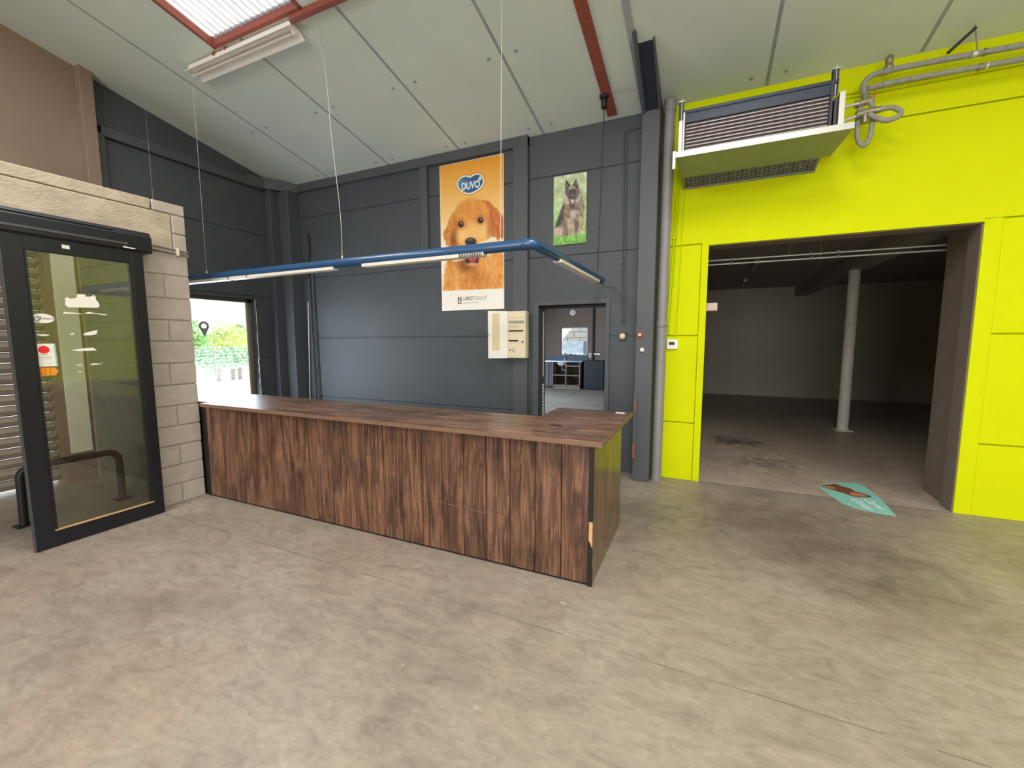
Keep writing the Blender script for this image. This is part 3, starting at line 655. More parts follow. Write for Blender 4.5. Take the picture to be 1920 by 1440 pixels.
# ================================================================== PRINTED POSTERS
def sd_poly(x, y, P):
    P = np.array(P, float); d = np.full(x.shape, 1e18); inside = np.zeros(x.shape, bool)
    for i in range(len(P)):
        a, b = P[i], P[(i + 1) % len(P)]; e = b - a; wx, wy = x - a[0], y - a[1]
        h = np.clip((wx * e[0] + wy * e[1]) / max(e @ e, 1e-9), 0, 1); d = np.minimum(d, (wx - e[0] * h) ** 2 + (wy - e[1] * h) ** 2)
        c = ((a[1] <= y) & (b[1] > y)) | ((b[1] <= y) & (a[1] > y))
        xi = a[0] + (y - a[1]) / (e[1] if abs(e[1]) > 1e-9 else 1e-9) * e[0]; inside ^= c & (x < xi)
    return np.where(inside, -1, 1) * np.sqrt(d)
def sd_ell(x, y, cx, cy, rx, ry, rot=0):
    c, s = math.cos(math.radians(rot)), math.sin(math.radians(rot)); u = (x - cx) * c + (y - cy) * s; v = -(x - cx) * s + (y - cy) * c
    return (np.sqrt((u / rx) ** 2 + (v / ry) ** 2) - 1) * min(rx, ry)
def vnoise(x, y, seed=0):
    r = np.random.default_rng(seed).random((256, 256)); xi, yi = np.floor(x).astype(int), np.floor(y).astype(int); fx, fy = x - xi, y - yi
    fx = fx * fx * (3 - 2 * fx); fy = fy * fy * (3 - 2 * fy); g = lambda a, b: r[a % 256, b % 256]
    return (g(xi, yi) * (1 - fx) + g(xi + 1, yi) * fx) * (1 - fy) + (g(xi, yi + 1) * (1 - fx) + g(xi + 1, yi + 1) * fx) * fy
class Canvas:
    def __init__(s, nu, nv, TL, TR, BL, BR):
        u, v = np.meshgrid((np.arange(nu) + .5) / nu, (np.arange(nv) + .5) / nv); s.u, s.v = u, v; s.nu, s.nv = nu, nv
        A, B = [], []
        for (p, q), (X, Y) in (((0, 0), TL), ((1, 0), TR), ((0, 1), BL), ((1, 1), BR)):
            A += [[p, q, 1, 0, 0, 0, -X * p, -X * q], [0, 0, 0, p, q, 1, -Y * p, -Y * q]]; B += [X, Y]
        h = np.linalg.solve(np.array(A, float), np.array(B, float)); w = h[6] * u + h[7] * v + 1
        s.x, s.y = (h[0] * u + h[1] * v + h[2]) / w, (h[3] * u + h[4] * v + h[5]) / w; s.c = np.zeros((nv, nu, 3))
    def put(s, d, col, feather=6, alpha=1., wob=0, wsc=.05, seed=1):
        if wob: d = d + wob * (vnoise(s.x * wsc, s.y * wsc, seed) - .5) * 2
        a = np.clip(.5 - d / feather, 0, 1) * alpha; col = np.array(col, float) if not isinstance(col, np.ndarray) else col
        s.c = s.c * (1 - a[..., None]) + col * a[..., None]
    def ell(s, cx, cy, rx, ry, col, feather=6, alpha=1., rot=0, **k): s.put(sd_ell(s.x, s.y, cx, cy, rx, ry, rot), col, feather, alpha, **k)
    def poly(s, P, col, feather=6, alpha=1., **k): s.put(sd_poly(s.x, s.y, P), col, feather, alpha, **k)
def print_face(name, cv, x0, x1, z0, z1, y, parent):
    nu, nv = cv.nu, cv.nv; xs = np.linspace(x0, x1, nu + 1); zs = np.linspace(z1, z0, nv + 1)
    base = wloc(parent); X, Z = np.meshgrid(xs, zs); V = np.stack([X - base.x, np.full_like(X, y - base.y), Z - base.z], -1).reshape(-1, 3)
    i = np.arange(nu * nv); r, c = i // nu, i % nu; a = r * (nu + 1) + c
    F = np.stack([a, a + nu + 1, a + nu + 2, a + 1], -1)
    me = bpy.data.meshes.new(name); me.from_pydata(V.tolist(), [], F.tolist()); me.materials.append(MT['printed'])
    at = me.color_attributes.new('print', 'FLOAT_COLOR', 'CORNER')
    sr = np.clip(cv.c, 0, 255) / 255; ln = np.where(sr <= .04045, sr / 12.92, ((sr + .055) / 1.055) ** 2.4).reshape(-1, 3)
    rgba = np.concatenate([ln, np.ones((len(ln), 1))], 1); at.data.foreach_set('color', np.repeat(rgba, 4, 0).astype(np.float32).ravel())
    o = bpy.data.objects.new(name, me); COL.objects.link(o); o.parent = parent; return o

# ---- big orange poster
PX0, PX1, PZ0, PZ1 = -3.408, -2.436, 2.018, 3.975; PY = YW - .012
cv = Canvas(168, 338, (25, 150), (580, 40), (45, 1410), (585, 1390)); x, y = cv.x, cv.y
g = np.clip((y - 100) / 560, 0, 1)[..., None]; g2 = np.clip((y - 620) / 260, 0, 1)[..., None]
cv.c = (np.array([236, 158, 40]) * (1 - g) + np.array([250, 214, 148]) * g) * (1 - g2) + np.array([254, 240, 218]) * g2
fur = lambda sx, sy, sd: (vnoise(x * sx, y * sy, sd) - .5)[..., None]
def furc(col, amp=46, sx=.09, sy=.028, sd=3): return np.clip(np.array(col, float) + amp * (fur(sx, sy, sd) + .6 * fur(sx * 2.3, sy * 2.3, sd + 1)) * np.array([1, .9, .7]), 0, 255)
cv.poly([(150, 800), (105, 920), (78, 1020), (62, 1120), (50, 1240), (590, 1220), (590, 930), (545, 860), (480, 790), (300, 760)], furc((226, 152, 70), 40), 30, wob=9)
cv.ell(250, 1010, 75, 60, (120, 66, 24), 60, .75); cv.ell(330, 1090, 40, 90, (186, 108, 38), 60, .6, rot=10); cv.ell(470, 1020, 70, 110, (240, 176, 92), 90, .6); cv.ell(160, 1120, 50, 80, (240, 180, 100), 70, .6)
for k, (cx, cy) in enumerate([(210, 1130), (260, 1150), (400, 1120), (440, 1150), (360, 1160), (130, 1060)]): cv.ell(cx, cy, 10, 56, (186, 108, 40), 26, .55, rot=random.uniform(-20, 20))
cv.poly([(160, 520), (110, 610), (75, 690), (52, 750), (80, 810), (90, 850), (145, 862), (172, 800), (178, 680)], furc((208, 134, 58), 40), 16, wob=6, seed=4)
cv.ell(150, 790, 26, 70, (112, 58, 26), 40, .75)
cv.poly([(380, 440), (450, 455), (520, 520), (585, 590), (590, 760), (548, 800), (480, 770), (458, 640)], furc((206, 112, 44), 40), 16, wob=6, seed=5)
cv.poly([(300, 433), (372, 440), (430, 475), (462, 560), (474, 660), (455, 760), (390, 830), (300, 870), (215, 845), (172, 780), (150, 680), (150, 570), (185, 485), (245, 445)], furc((232, 158, 72), 24), 16, wob=4, seed=6)
cv.ell(305, 520, 95, 70, (222, 138, 50), 90, .7); cv.ell(310, 500, 14, 60, (236, 170, 90), 30, .6); cv.ell(225, 750, 55, 70, (250, 206, 130), 60, .8); cv.ell(400, 720, 65, 80, (250, 202, 124), 70, .8); cv.ell(305, 730, 55, 90, (246, 194, 112), 60, .8)
cv.ell(208, 650, 42, 46, (176, 100, 40), 40, .6); cv.ell(380, 612, 44, 42, (176, 100, 40), 40, .6); cv.ell(460, 690, 18, 90, (150, 74, 28), 36, .6); cv.ell(166, 700, 14, 90, (150, 80, 34), 34, .6)
for ex, ey in ((210, 655), (380, 620)): cv.ell(ex, ey, 23, 26, (38, 20, 14), 8); cv.ell(ex + 2, ey + 2, 13, 15, (20, 12, 10), 6); cv.ell(ex + 3, ey - 8, 5, 6, (240, 232, 220), 5)
cv.ell(308, 955, 58, 62, (58, 28, 24), 14); cv.ell(312, 950, 36, 34, (196, 74, 72), 10); cv.ell(312, 1003, 50, 16, (224, 156, 108), 12)
cv.poly([(150, 920), (130, 965), (165, 978), (250, 955), (340, 895), (430, 850), (500, 815), (515, 785), (485, 765), (455, 778), (420, 795), (330, 830), (230, 880)], (246, 220, 178), 10, wob=4)
cv.ell(286, 938, 30, 8, (248, 240, 226), 5, rot=6); cv.ell(345, 934, 13, 12, (248, 240, 226), 5); cv.ell(140, 930, 24, 26, (240, 212, 168), 10); cv.ell(455, 905, 14, 34, (240, 208, 160), 10); cv.ell(495, 780, 24, 18, (250, 230, 196), 8)
cv.ell(295, 806, 50, 38, (56, 44, 44), 8); cv.ell(288, 786, 26, 10, (120, 104, 104), 10, .8); cv.ell(276, 818, 9, 8, (20, 14, 14), 6); cv.ell(316, 816, 9, 8, (20, 14, 14), 6)
cv.put((1237 - 25 * (x - 45) / 540) - y, (247, 242, 230), 5)
L = lambda p: ((p[0] / 26.19 + 30) * 4.645, (p[1] / 26.19 + 35) * 4.645)
heart = [(200, 820), (235, 630), (390, 460), (560, 385), (720, 385), (840, 430), (980, 340), (1200, 275), (1390, 345), (1525, 540), (1540, 720), (1420, 960), (1200, 1150), (920, 1280), (720, 1295), (450, 1200), (270, 1030)]
hd = sd_poly(x, y, [(p.x, p.y) for seg in ([heart[i] for i in range(5, 17)] + heart[:6],) for p in smooth_path([(*L(q), 0) for q in seg], 4)[:-1]])
cv.put(hd - 7, (198, 116, 36), 14, .8); cv.put(hd, (253, 244, 224), 4)
cv.put(hd + 12, np.clip(np.array([48, 96, 146]) + 40 * np.exp(-((x - 215) ** 2 + (y - 300) ** 2) / 2500)[..., None], 0, 255), 4)
edge = np.minimum(np.minimum(cv.u, 1 - cv.u) * .97, np.minimum(cv.v, 1 - cv.v) * 1.95); cv.put((edge - .006) * 300, (252, 238, 214), 1)
t = thing('poster', ((PX0 + PX1) / 2, YW, PZ0), 'tall orange advertising poster of golden puppy holding a bone', 'poster')
obj('board', box(PX0, PX1, PY, YW - .001, PZ0, PZ1), 'white', t)
print_face('print', cv, PX0, PX1, PZ0, PZ1, PY - .0015, t)
PW, PH = PX1 - PX0, PZ1 - PZ0
def logo_map(dy, x0, z0, sx=1.): return lambda a, b: (x0 + a * sx, PY - dy, z0 + b)
obj('lettering', text_mb('DUVO', .128, logo_map(.003, PX0 + .343, 3.612, .78), space=.98, offset=.004), 'tealwhite', t, label='white DUVO lettering in the blue heart', fix=False)
obj('lettering', text_mb('+', .085, logo_map(.003, PX0 + .603, 3.688), offset=.006), 'tealwhite', t, fix=False)
obj('lettering', text_mb('LAROY', .072, logo_map(.003, PX0 + .352, 2.150, .74), space=1.05, offset=.0012), 'ink', t, label='dark LAROY lettering on the white band', fix=False)
obj('lettering', text_mb('GROUP', .072, logo_map(.003, PX0 + .532, 2.150, .74), space=1.02), 'inkl', t, label='light grey GROUP lettering', fix=False)
obj('underline', MB().poly([(PX0 + .335, PY - .003, 2.112), (PX0 + .60, PY - .003, 2.112), (PX0 + .60, PY - .003, 2.117), (PX0 + .335, PY - .003, 2.117)]), 'inkl', t, fix=False)
lx, lz = PX0 + .262, 2.108
obj('emblem', MB().poly([(lx, PY - .003, lz), (lx + .06, PY - .003, lz), (lx + .06, PY - .003, lz + .014), (lx + .014, PY - .003, lz + .014), (lx + .03, PY - .003, lz + .09), (lx, PY - .003, lz + .09)]), 'ink', t, fix=False)
obj('emblem', MB().poly([(lx + .03, PY - .003, lz + .028), (lx + .062, PY - .003, lz + .028), (lx + .062, PY - .003, lz + .095), (lx + .045, PY - .003, lz + .095)]), 'copper', t, fix=False)

# ---- shepherd picture
cv = Canvas(76, 150, (105, 185), (683, 100), (92, 1395), (660, 1345)); x, y = cv.x, cv.y
n1 = (vnoise(x * .012, y * .012, 11) - .5)[..., None]; n2 = (vnoise(x * .05, y * .03, 12) - .5)[..., None]
g = np.clip((y - 150) / 1100, 0, 1)[..., None]
cv.c = np.array([196, 206, 168]) * (1 - g) + np.array([150, 192, 112]) * g + 50 * n1 + 26 * n2
cv.put(1215 - y, np.clip(np.array([122, 182, 76]) + 70 * n2, 0, 255), 60, .85)
def fu(col, amp=70, sd=14): return np.clip(np.array(col, float) + amp * ((vnoise(x * .03, y * .02, sd) - .5) + .7 * (vnoise(x * .08, y * .05, sd + 1) - .5))[..., None], 0, 255)
cv.poly([(300, 430), (280, 560), (262, 700), (180, 900), (120, 1070), (108, 1170), (160, 1235), (330, 1225), (350, 1200), (430, 1215), (470, 1190), (480, 1150), (570, 1165), (610, 1120), (612, 900), (640, 740), (605, 560), (590, 450), (545, 390), (300, 390)], fu((142, 124, 106)), 16, wob=10, wsc=.03)
cv.poly([(280, 640), (180, 900), (118, 1090), (150, 1100), (250, 960), (300, 820)], fu((70, 62, 60), 40), 26, wob=8); cv.ell(190, 1150, 75, 90, fu((196, 170, 150), 40), 40)
cv.ell(330, 560, 50, 100, fu((190, 178, 166), 40), 40); cv.ell(530, 540, 60, 110, fu((176, 164, 150), 40), 40); cv.ell(430, 720, 50, 90, (74, 64, 62), 40, .8); cv.ell(440, 830, 60, 70, (206, 196, 184), 50, .8)
cv.ell(330, 800, 60, 70, fu((150, 116, 84), 40), 40); cv.poly([(300, 920), (430, 900), (462, 1000), (455, 1190), (370, 1215), (330, 1100)], fu((178, 160, 136), 50), 18); cv.poly([(535, 900), (600, 880), (600, 1150), (555, 1165)], fu((190, 160, 126), 50), 18); cv.ell(500, 1060, 26, 110, (90, 76, 72), 26, .8); cv.ell(330, 1130, 16, 90, (86, 72, 66), 24, .7)
cv.poly([(305, 440), (310, 300), (325, 240), (395, 330), (440, 320), (497, 212), (530, 340), (550, 400), (560, 480), (490, 600), (380, 600), (320, 520)], fu((110, 98, 90), 40), 12)
cv.poly([(312, 400), (318, 265), (330, 250), (390, 330), (360, 390)], (56, 50, 50), 10); cv.poly([(445, 325), (496, 225), (526, 345), (500, 380)], (56, 50, 50), 10); cv.ell(337, 340, 12, 30, (150, 130, 124), 12); cv.ell(495, 305, 12, 32, (160, 140, 130), 12)
cv.ell(425, 380, 62, 44, fu((172, 152, 120), 40), 24); cv.ell(430, 490, 60, 100, (72, 62, 60), 30, .9); cv.ell(385, 440, 14, 10, (30, 24, 24), 8); cv.ell(468, 432, 14, 10, (30, 24, 24), 8); cv.ell(430, 520, 36, 32, (110, 92, 100), 16); cv.ell(432, 618, 26, 40, (220, 190, 186), 12); cv.ell(430, 560, 30, 12, (34, 28, 30), 8)
SX0, SX1, SZ0, SZ1 = -1.752, -1.345, 2.766, 3.574
t = thing('dog_picture', ((SX0 + SX1) / 2, YW, SZ0), 'small canvas picture of a sitting grey shepherd dog on grass', 'picture')
obj('canvas', box(SX0, SX1, YW - .028, YW - .001, SZ0, SZ1), 'leaf2', t); print_face('print', cv, SX0, SX1, SZ0, SZ1, YW - .0295, t)

# ================================================================== DISTRIBUTION BOX
t = thing('distribution_box', (-2.2, YW - .05, 1.375), 'open cream electrical distribution box mounted on slate pilaster', 'electrical box')
BX0, BX1, BZ0, BZ1, BY = -2.318, -2.068, 1.375, 1.972, YW - .155
obj('body', box(BX0, BX1, BY, YW - .05, BZ0, BZ1), 'cream', t, .006)
obj('cover', box(BX0 + .008, BX1 - .006, BY - .006, BY, BZ0 + .015, BZ1 - .09), 'cream', t, .002)
obj('top_cover', box(BX0 + .008, BX1 - .006, BY - .006, BY, BZ1 - .082, BZ1 - .008), 'cream', t, .002)
dd = math.radians(118); dl = .255; dx, dy = -math.cos(PI - dd) * 0 - math.sin(math.radians(58)) * dl, -math.cos(math.radians(58)) * dl
h0 = Vector((BX0, BY, 0)); h1 = Vector((BX0 + dx, BY + dy, 0)); nn = Vector((-(h1 - h0).y, (h1 - h0).x, 0)).normalized() * .018
if nn.y > 0: nn = -nn
q = [h0, h1, h1 + nn, h0 + nn]
dr = obj('door', MB().prism([(p.x, p.y) for p in q], 2, BZ0 - .003, BZ1 + .003), 'sticker', t, .003)
ca, cb = h0.lerp(h1, .42) + nn * 1.04, h0.lerp(h1, .80) + nn * 1.04
obj('circuit_card', MB().poly([(ca.x, ca.y, BZ0 + .1), (cb.x, cb.y, BZ0 + .1), (cb.x, cb.y, BZ1 - .025), (ca.x, ca.y, BZ1 - .025)]), 'creamd', dr, fix=False, label='yellowed paper circuit card')
obj('latch', MB().cyl((h1.x, h1.y, 1.675), (h1.x + nn.x * 1.6, h1.y + nn.y * 1.6, 1.675), .008, 10), 'black', dr)
for z0, n, w in ((1.715, 14, .0115), (1.59, 9, .0115)):
    for i in range(n): obj('breaker', box(BX0 + .022 + i * .0142, BX0 + .022 + i * .0142 + w, BY - .016, BY - .004, z0, z0 + .016), 'black', t)
obj('main_switch', box(BX1 - .045, BX1 - .03, BY - .018, BY - .004, 1.575, 1.597), 'black', t, .002)
obj('label_strip', box(BX0 + .018, BX1 - .02, BY - .0072, BY - .006, 1.815, 1.85), 'inkl', t); obj('label_strip', box(BX0 + .022, BX0 + .165, BY - .0072, BY - .006, 1.76, 1.80), 'creamd', t)
obj('socket', MB().tube(arc((BX0 + .088, BY - .007, 1.475), .02, 0, 330, 16), .004, 6), 'pipeg', t); obj('label_strip', box(BX0 + .02, BX0 + .05, BY - .0072, BY - .006, 1.47, 1.485), 'ink', t)
for zz in (1.69, 1.63, 1.565, 1.505, 1.445): obj('groove', box(BX0 + .015, BX1 - .015, BY - .0068, BY - .006, zz, zz + .0022), 'creamd', t)

# ================================================================== HEATER AND PIPES
t = thing('air_heater', (.35, 4.75, 3.17), 'hanging galvanised hot-water air heater with finned coil on lime wall', 'heater')
HX0, HX1, HY = -.255, .885, 4.42
obj('coil_core', box(HX0, HX1 - .02, HY + .02, HY + .16, 3.33, 3.70), 'coil', t)
for i in range(8): obj('coil_tube', MB().cyl((HX0 + .02, HY + .012, 3.354 + i * .0305), (HX1 - .04, HY + .012, 3.357 + i * .0305), .0065, 8), 'fin', t)
obj('casing', box(HX0, HX1, HY + .165, 5.138, 3.30, 3.70), 'navy', t, .004)
obj('top_flange', box(HX0 - .01, HX1 + .02, HY - .005, HY + .2, 3.672, 3.70), 'navy', t, .003)
obj('upper_shroud', box(HX0, HX1 - .03, HY + .005, HY + .03, 3.592, 3.672), 'navy', t)
obj('side_plate', box(HX0 - .045, HX0 - .012, HY, HY + .18, 3.33, 3.62), 'steelw', t, .003)
obj('side_plate', box(HX0 - .008, HX0 + .006, HY - .008, HY + .02, 3.33, 3.68), 'steelw', t, .002)
obj('side_plate', box(HX1 - .035, HX1 - .015, HY - .008, HY + .02, 3.33, 3.70), 'navy', t, .002)
obj('side_plate', box(HX1 + .03, HX1 + .07, HY, HY + .2, 3.33, 3.60), 'steelw', t, .003)
obj('fin_stack', MB().box(HX1, HX1 + .02, HY + .01, HY + .15, 3.34, 3.56), 'coil', t)
obj('drip_lip', MB().prism([(HY - .035, 3.285), (HY - .03, 3.335), (HY, 3.345), (HY + .01, 3.335), (HY - .02, 3.325), (HY - .025, 3.285)], 0, -.315, 1.02), 'steelw', t)
obj('drip_tray', MB().hexa([(-.315, HY - .03, 3.285), (1.02, HY - .03, 3.285), (.98, 4.92, 3.275), (-.285, 4.92, 3.275), (-.315, HY - .03, 3.292), (1.02, HY - .03, 3.292), (.98, 4.92, 3.3), (-.285, 4.92, 3.3)]), 'galv', t, .002)
FY0, FZ0, FY1, FZ1 = 4.912, 3.281, 5.132, 3.226
def fpan(x0, x1, y0, y1, d0, d1):
    q = lambda y: FZ0 + (FZ1 - FZ0) * (y - FY0) / (FY1 - FY0)
    return MB().hexa([(x0, y0, q(y0) + d0), (x1, y0, q(y0) + d0), (x1, y1, q(y1) + d0), (x0, y1, q(y1) + d0), (x0, y0, q(y0) + d1), (x1, y0, q(y0) + d1), (x1, y1, q(y1) + d1), (x0, y1, q(y1) + d1)])
obj('filter_panel', fpan(-.27, .895, FY0, FY1, .006, .02), 'mesh', t)
fm = MB()
for i in range(30): p_ = fpan(-.262 + i * .0395, -.2585 + i * .0395, FY0, FY1, 0, .004); fm.add(p_.v, p_.f)
for i in range(6): p_ = fpan(-.27, .895, FY0 + .03 + i * .032, FY0 + .0325 + i * .032, 0, .004); fm.add(p_.v, p_.f)
obj('filter_mesh', fm, 'insul', t)
rm = MB()
for a_ in ((-.28, .905, FY0 - .006, FY0 + .004), (-.28, .905, FY1 - .012, FY1), (-.28, -.268, FY0, FY1), (.893, .905, FY0, FY1)): p_ = fpan(*a_, -.006, .02); rm.add(p_.v, p_.f)
obj('filter_rim', rm, 'galv', t)
for x in (HX0 - .03, HX1 - .005):
    obj('hanger_angle', MB().box(x - .02, x + .025, HY + .015, HY + .02, 3.58, 3.79).box(x - .02, x - .015, HY + .015, HY + .06, 3.58, 3.79), 'navy', t, .001)
    obj('threaded_rod', MB().cyl((x + .005, HY + .012, 3.58), (x + .005, HY + .012, 3.815), .0035, 8), 'steelw', t)
    obj('angle_tip', MB().box(x - .022, x + .032, HY + .008, HY + .016, 3.786, 3.793), 'steelw', t)
obj('bracket', box(-.345, -.318, HY, HY + .03, 3.2, 3.36), 'steelw', t, .002)
# connection stubs (part of the heater)
obj('stub_pipe', MB().cyl((HX1 + .06, 4.74, 3.60), (1.13, 4.8, 3.64), .014, 12), 'steelw', t); obj('stub_pipe', MB().cyl((HX1 + .06, 4.74, 3.475), (1.15, 4.8, 3.545), .014, 12), 'steelw', t)
t = thing('flow_pipe', (1.7, 4.95, 3.7), 'upper insulated heating pipe running along the lime wall', 'pipe')
YP = 4.95
obj('pipe_run', MB().tube([(8.0, YP, 3.90), (2.2, YP, 3.915), (1.44, YP, 3.935), (1.30, YP, 3.927)] + [tuple(p) for p in arc((1.285, YP, 3.835), .092, 90, 180, 6)][1:] + [(1.192, 4.92, 3.75), (1.19, 4.86, 3.70)], .024, 14), 'insul', t)
obj('shutoff_valve', MB().lathe([(.02, 0), (.034, .01), (.034, .04), (.024, .05), (.03, .07), (.03, .11), (.012, .13), (0, .13)], (1.362, YP, 3.93), 2, 14), 'fit', t)
obj('clamp', MB().tube([(1.895, YP, 3.921), (1.925, YP, 3.92)], .030, 14), 'steelw', t); obj('clamp', MB().tube([(1.965, YP, 3.921), (1.985, YP, 3.92)], .029, 14), 'fit', t)
obj('coupling', MB().tube([(1.325, YP, 3.931), (1.355, YP, 3.933)], .030, 14), 'insul', t)
obj('strap_rod', MB().cyl((1.93, YP, 3.93), (1.90, YP, zc(YP)), .005, 8), 'fit', t)
t = thing('return_pipe', (1.7, 4.95, 3.7), 'lower insulated heating pipe running along the lime wall', 'pipe')
obj('pipe_run', MB().tube([(8.0, YP, 3.80), (2.2, YP, 3.81), (1.48, YP, 3.828), (1.27, YP, 3.823), (1.215, 4.92, 3.80)], .022, 14), 'insul', t)
obj('clamp', MB().tube([(1.945, YP, 3.812), (1.965, YP, 3.811)], .028, 14), 'fit', t); obj('clamp', MB().tube([(1.985, YP, 3.812), (2.0, YP, 3.811)], .028, 14), 'steelw', t)
obj('coupling', MB().tube([(1.33, YP, 3.8245), (1.37, YP, 3.8255)], .029, 14), 'insul', t)
obj('valve_lever', MB().box(1.262, 1.268, 4.90, 4.906, 3.66, 3.79), 'redp', t)
t = thing('heater_hose', (1.28, 4.8, 3.44), 'grey rubber hose looping sideways from the heater valve', 'hose')
obj('hose', MB().tube(smooth_path([(1.17, 4.8, 3.556), (1.285, 4.79, 3.556), (1.364, 4.78, 3.548), (1.417, 4.77, 3.502), (1.399, 4.76, 3.462), (1.329, 4.76, 3.445), (1.261, 4.77, 3.48), (1.205, 4.78, 3.53)]), .021, 12), 'insul', t)
obj('ferrule', MB().tube([(1.21, 4.8, 3.557), (1.29, 4.79, 3.556)], .028, 12), 'fit', t)
obj('tee_fitting', MB().cyl((1.12, 4.8, 3.545), (1.235, 4.8, 3.562), .032, 12).cyl((1.185, 4.8, 3.56), (1.185, 4.8, 3.47), .026, 12), 'fit', t)
t = thing('heater_hose', (1.2, 4.83, 3.27), 'grey rubber hose hanging in a long loop beside heater', 'hose')
obj('hose', MB().tube(smooth_path([(1.20, 4.83, 3.655), (1.155, 4.84, 3.62), (1.146, 4.84, 3.50), (1.155, 4.84, 3.36), (1.195, 4.83, 3.295), (1.232, 4.82, 3.34), (1.242, 4.82, 3.44), (1.243, 4.82, 3.54), (1.233, 4.82, 3.615), (1.205, 4.82, 3.655)]), .020, 12), 'insul', t)
obj('elbow_fitting', MB().cyl((1.115, 4.83, 3.645), (1.23, 4.83, 3.662), .030, 12).cyl((1.19, 4.84, 3.66), (1.19, 4.85, 3.73), .026, 12), 'fit', t)
tag(obj('support_strut', MB().cyl((1.74, 4.93, 3.965), (1.905, 4.95, 4.125), .012, 10), 'navy', None), 'short dark strut slanting from pipe up to ceiling', 'strut')
conduit([(8.0, Yc, 3.885), (2.0, Yc, 3.89), (1.0, Yc, 3.885)], .009, 'yellow', 'lime painted cable running behind the heating pipes', name='wall_cable')
conduit([(8.0, Yc, 3.855), (2.0, Yc, 3.855), (1.0, Yc, 3.85)], .009, 'yellow', 'second lime painted cable just below the first', name='wall_cable')

# ================================================================== ENTRANCE: sliding door, header, shutter, rail
DX0, DX1 = -4.60, -4.552
t = thing('sliding_door', (-4.575, 1.725, 0), 'black framed glass sliding door with stickers by block wall', 'door')
D0, D1, DT = 1.305, 2.15, 2.40
obj('stile', box(DX0, DX1, D0, D0 + .115, .004, DT), 'frame', t, .004); obj('stile', box(DX0, DX1, D1 - .085, D1, .004, DT), 'frame', t, .004)
obj('bottom_rail', box(DX0 + .001, DX1 - .001, D0 + .11, D1 - .08, .004, .128), 'frame', t, .004); obj('top_rail', box(DX0 + .001, DX1 - .001, D0 + .11, D1 - .08, 2.27, DT), 'frame', t, .004)
obj('edge_strip', box(DX0 + .01, DX1 + .001, D0 - .004, D0 + .002, .004, DT), 'rail', t)
obj('glazing_bead', box(DX1 - .012, DX1 + .003, D0 + .11, D1 - .08, .128, .138), 'core', t)
for a in ((D0 + .115, D0 + .128), (D1 - .10, D1 - .085)): obj('glazing_bead', box(DX1 - .014, DX1 - .001, a[0], a[1], .138, 2.27), 'black', t)
pane = obj('pane', box(-4.579, -4.573, D0 + .11, D1 - .08, .12, 2.28), 'glass', t)
XG = -4.5715
def decal(pts, mat, label, dx=0., name='sticker'): return obj(name, MB().poly([(XG + dx, y, z) for y, z in pts]), mat, t, label=label, fix=False)
Gk = 1.0045   # pane lies slightly behind the door face
decal([(1.483 + .066 * math.cos(a), 1.772 + .036 * math.sin(a)) for a in np.linspace(0, 2 * PI, 28, False)], 'sticker', 'oval white sticker with grey script')
gmap = lambda y0, z0, dx=.0008: (lambda a, b: (XG + dx, y0 + a, z0 + b))
obj('lettering', text_mb('Queens', .030, gmap(1.45, 1.765), shear=.4), 'ink', t, fix=False); obj('lettering', text_mb('Q', .05, gmap(1.432, 1.752), shear=.2), 'ink', t, fix=False)
decal([(1.44, 1.648), (1.452, 1.652), (1.505, 1.652), (1.514, 1.647), (1.49, 1.640), (1.47, 1.640)], 'sticker', 'small white smear')
decal([(1.412, 1.582), (1.536, 1.582), (1.540, 1.408), (1.416, 1.408)], 'sticker', 'white notice sticker with a red dot')
decal([(1.527, 1.58), (1.537, 1.58), (1.541, 1.41), (1.53, 1.41)], 'teal', 'green notice edge', .0006)
decal([(1.472 + .031 * math.cos(a), 1.536 + .029 * math.sin(a)) for a in np.linspace(0, 2 * PI, 28, False)], 'redprint', 'red dot', .0008, 'red_dot')
decal([(1.455, 1.497), (1.49, 1.497), (1.487, 1.501), (1.458, 1.501)], 'ink', None, .0008, 'dash')
obj('lettering', text_mb("T' is hond", .017, gmap(1.44, 1.473)), 'ink', t, fix=False); obj('lettering', text_mb('hou je hond aan de lijn', .0072, gmap(1.432, 1.459)), 'inkl', t, fix=False); obj('lettering', text_mb('bedankt', .009, gmap(1.483, 1.428)), 'inkl', t, fix=False)
decal([(1.406, 1.40), (1.522, 1.40), (1.541, 1.369), (1.522, 1.338), (1.406, 1.338)], 'orange', 'orange arrow shaped label strip')
for yy in (1.42, 1.441, 1.464, 1.492): decal([(yy, 1.398), (yy + .0045, 1.398), (yy + .0045, 1.340), (yy, 1.340)], 'orange2', None, .0008, 'stripe')
decal([(1.62, 1.93), (1.634, 1.944), (1.654, 1.933), (1.69, 1.945), (1.695, 1.974), (1.746, 1.975), (1.745, 1.958), (1.775, 1.961), (1.796, 1.976), (1.808, 1.964), (1.807, 1.942), (1.822, 1.918), (1.828, 1.892), (1.815, 1.874), (1.633, 1.866), (1.618, 1.885), (1.622, 1.91)], 'sticker', 'large white cloud-shaped patch on the glass', name='white_patch')
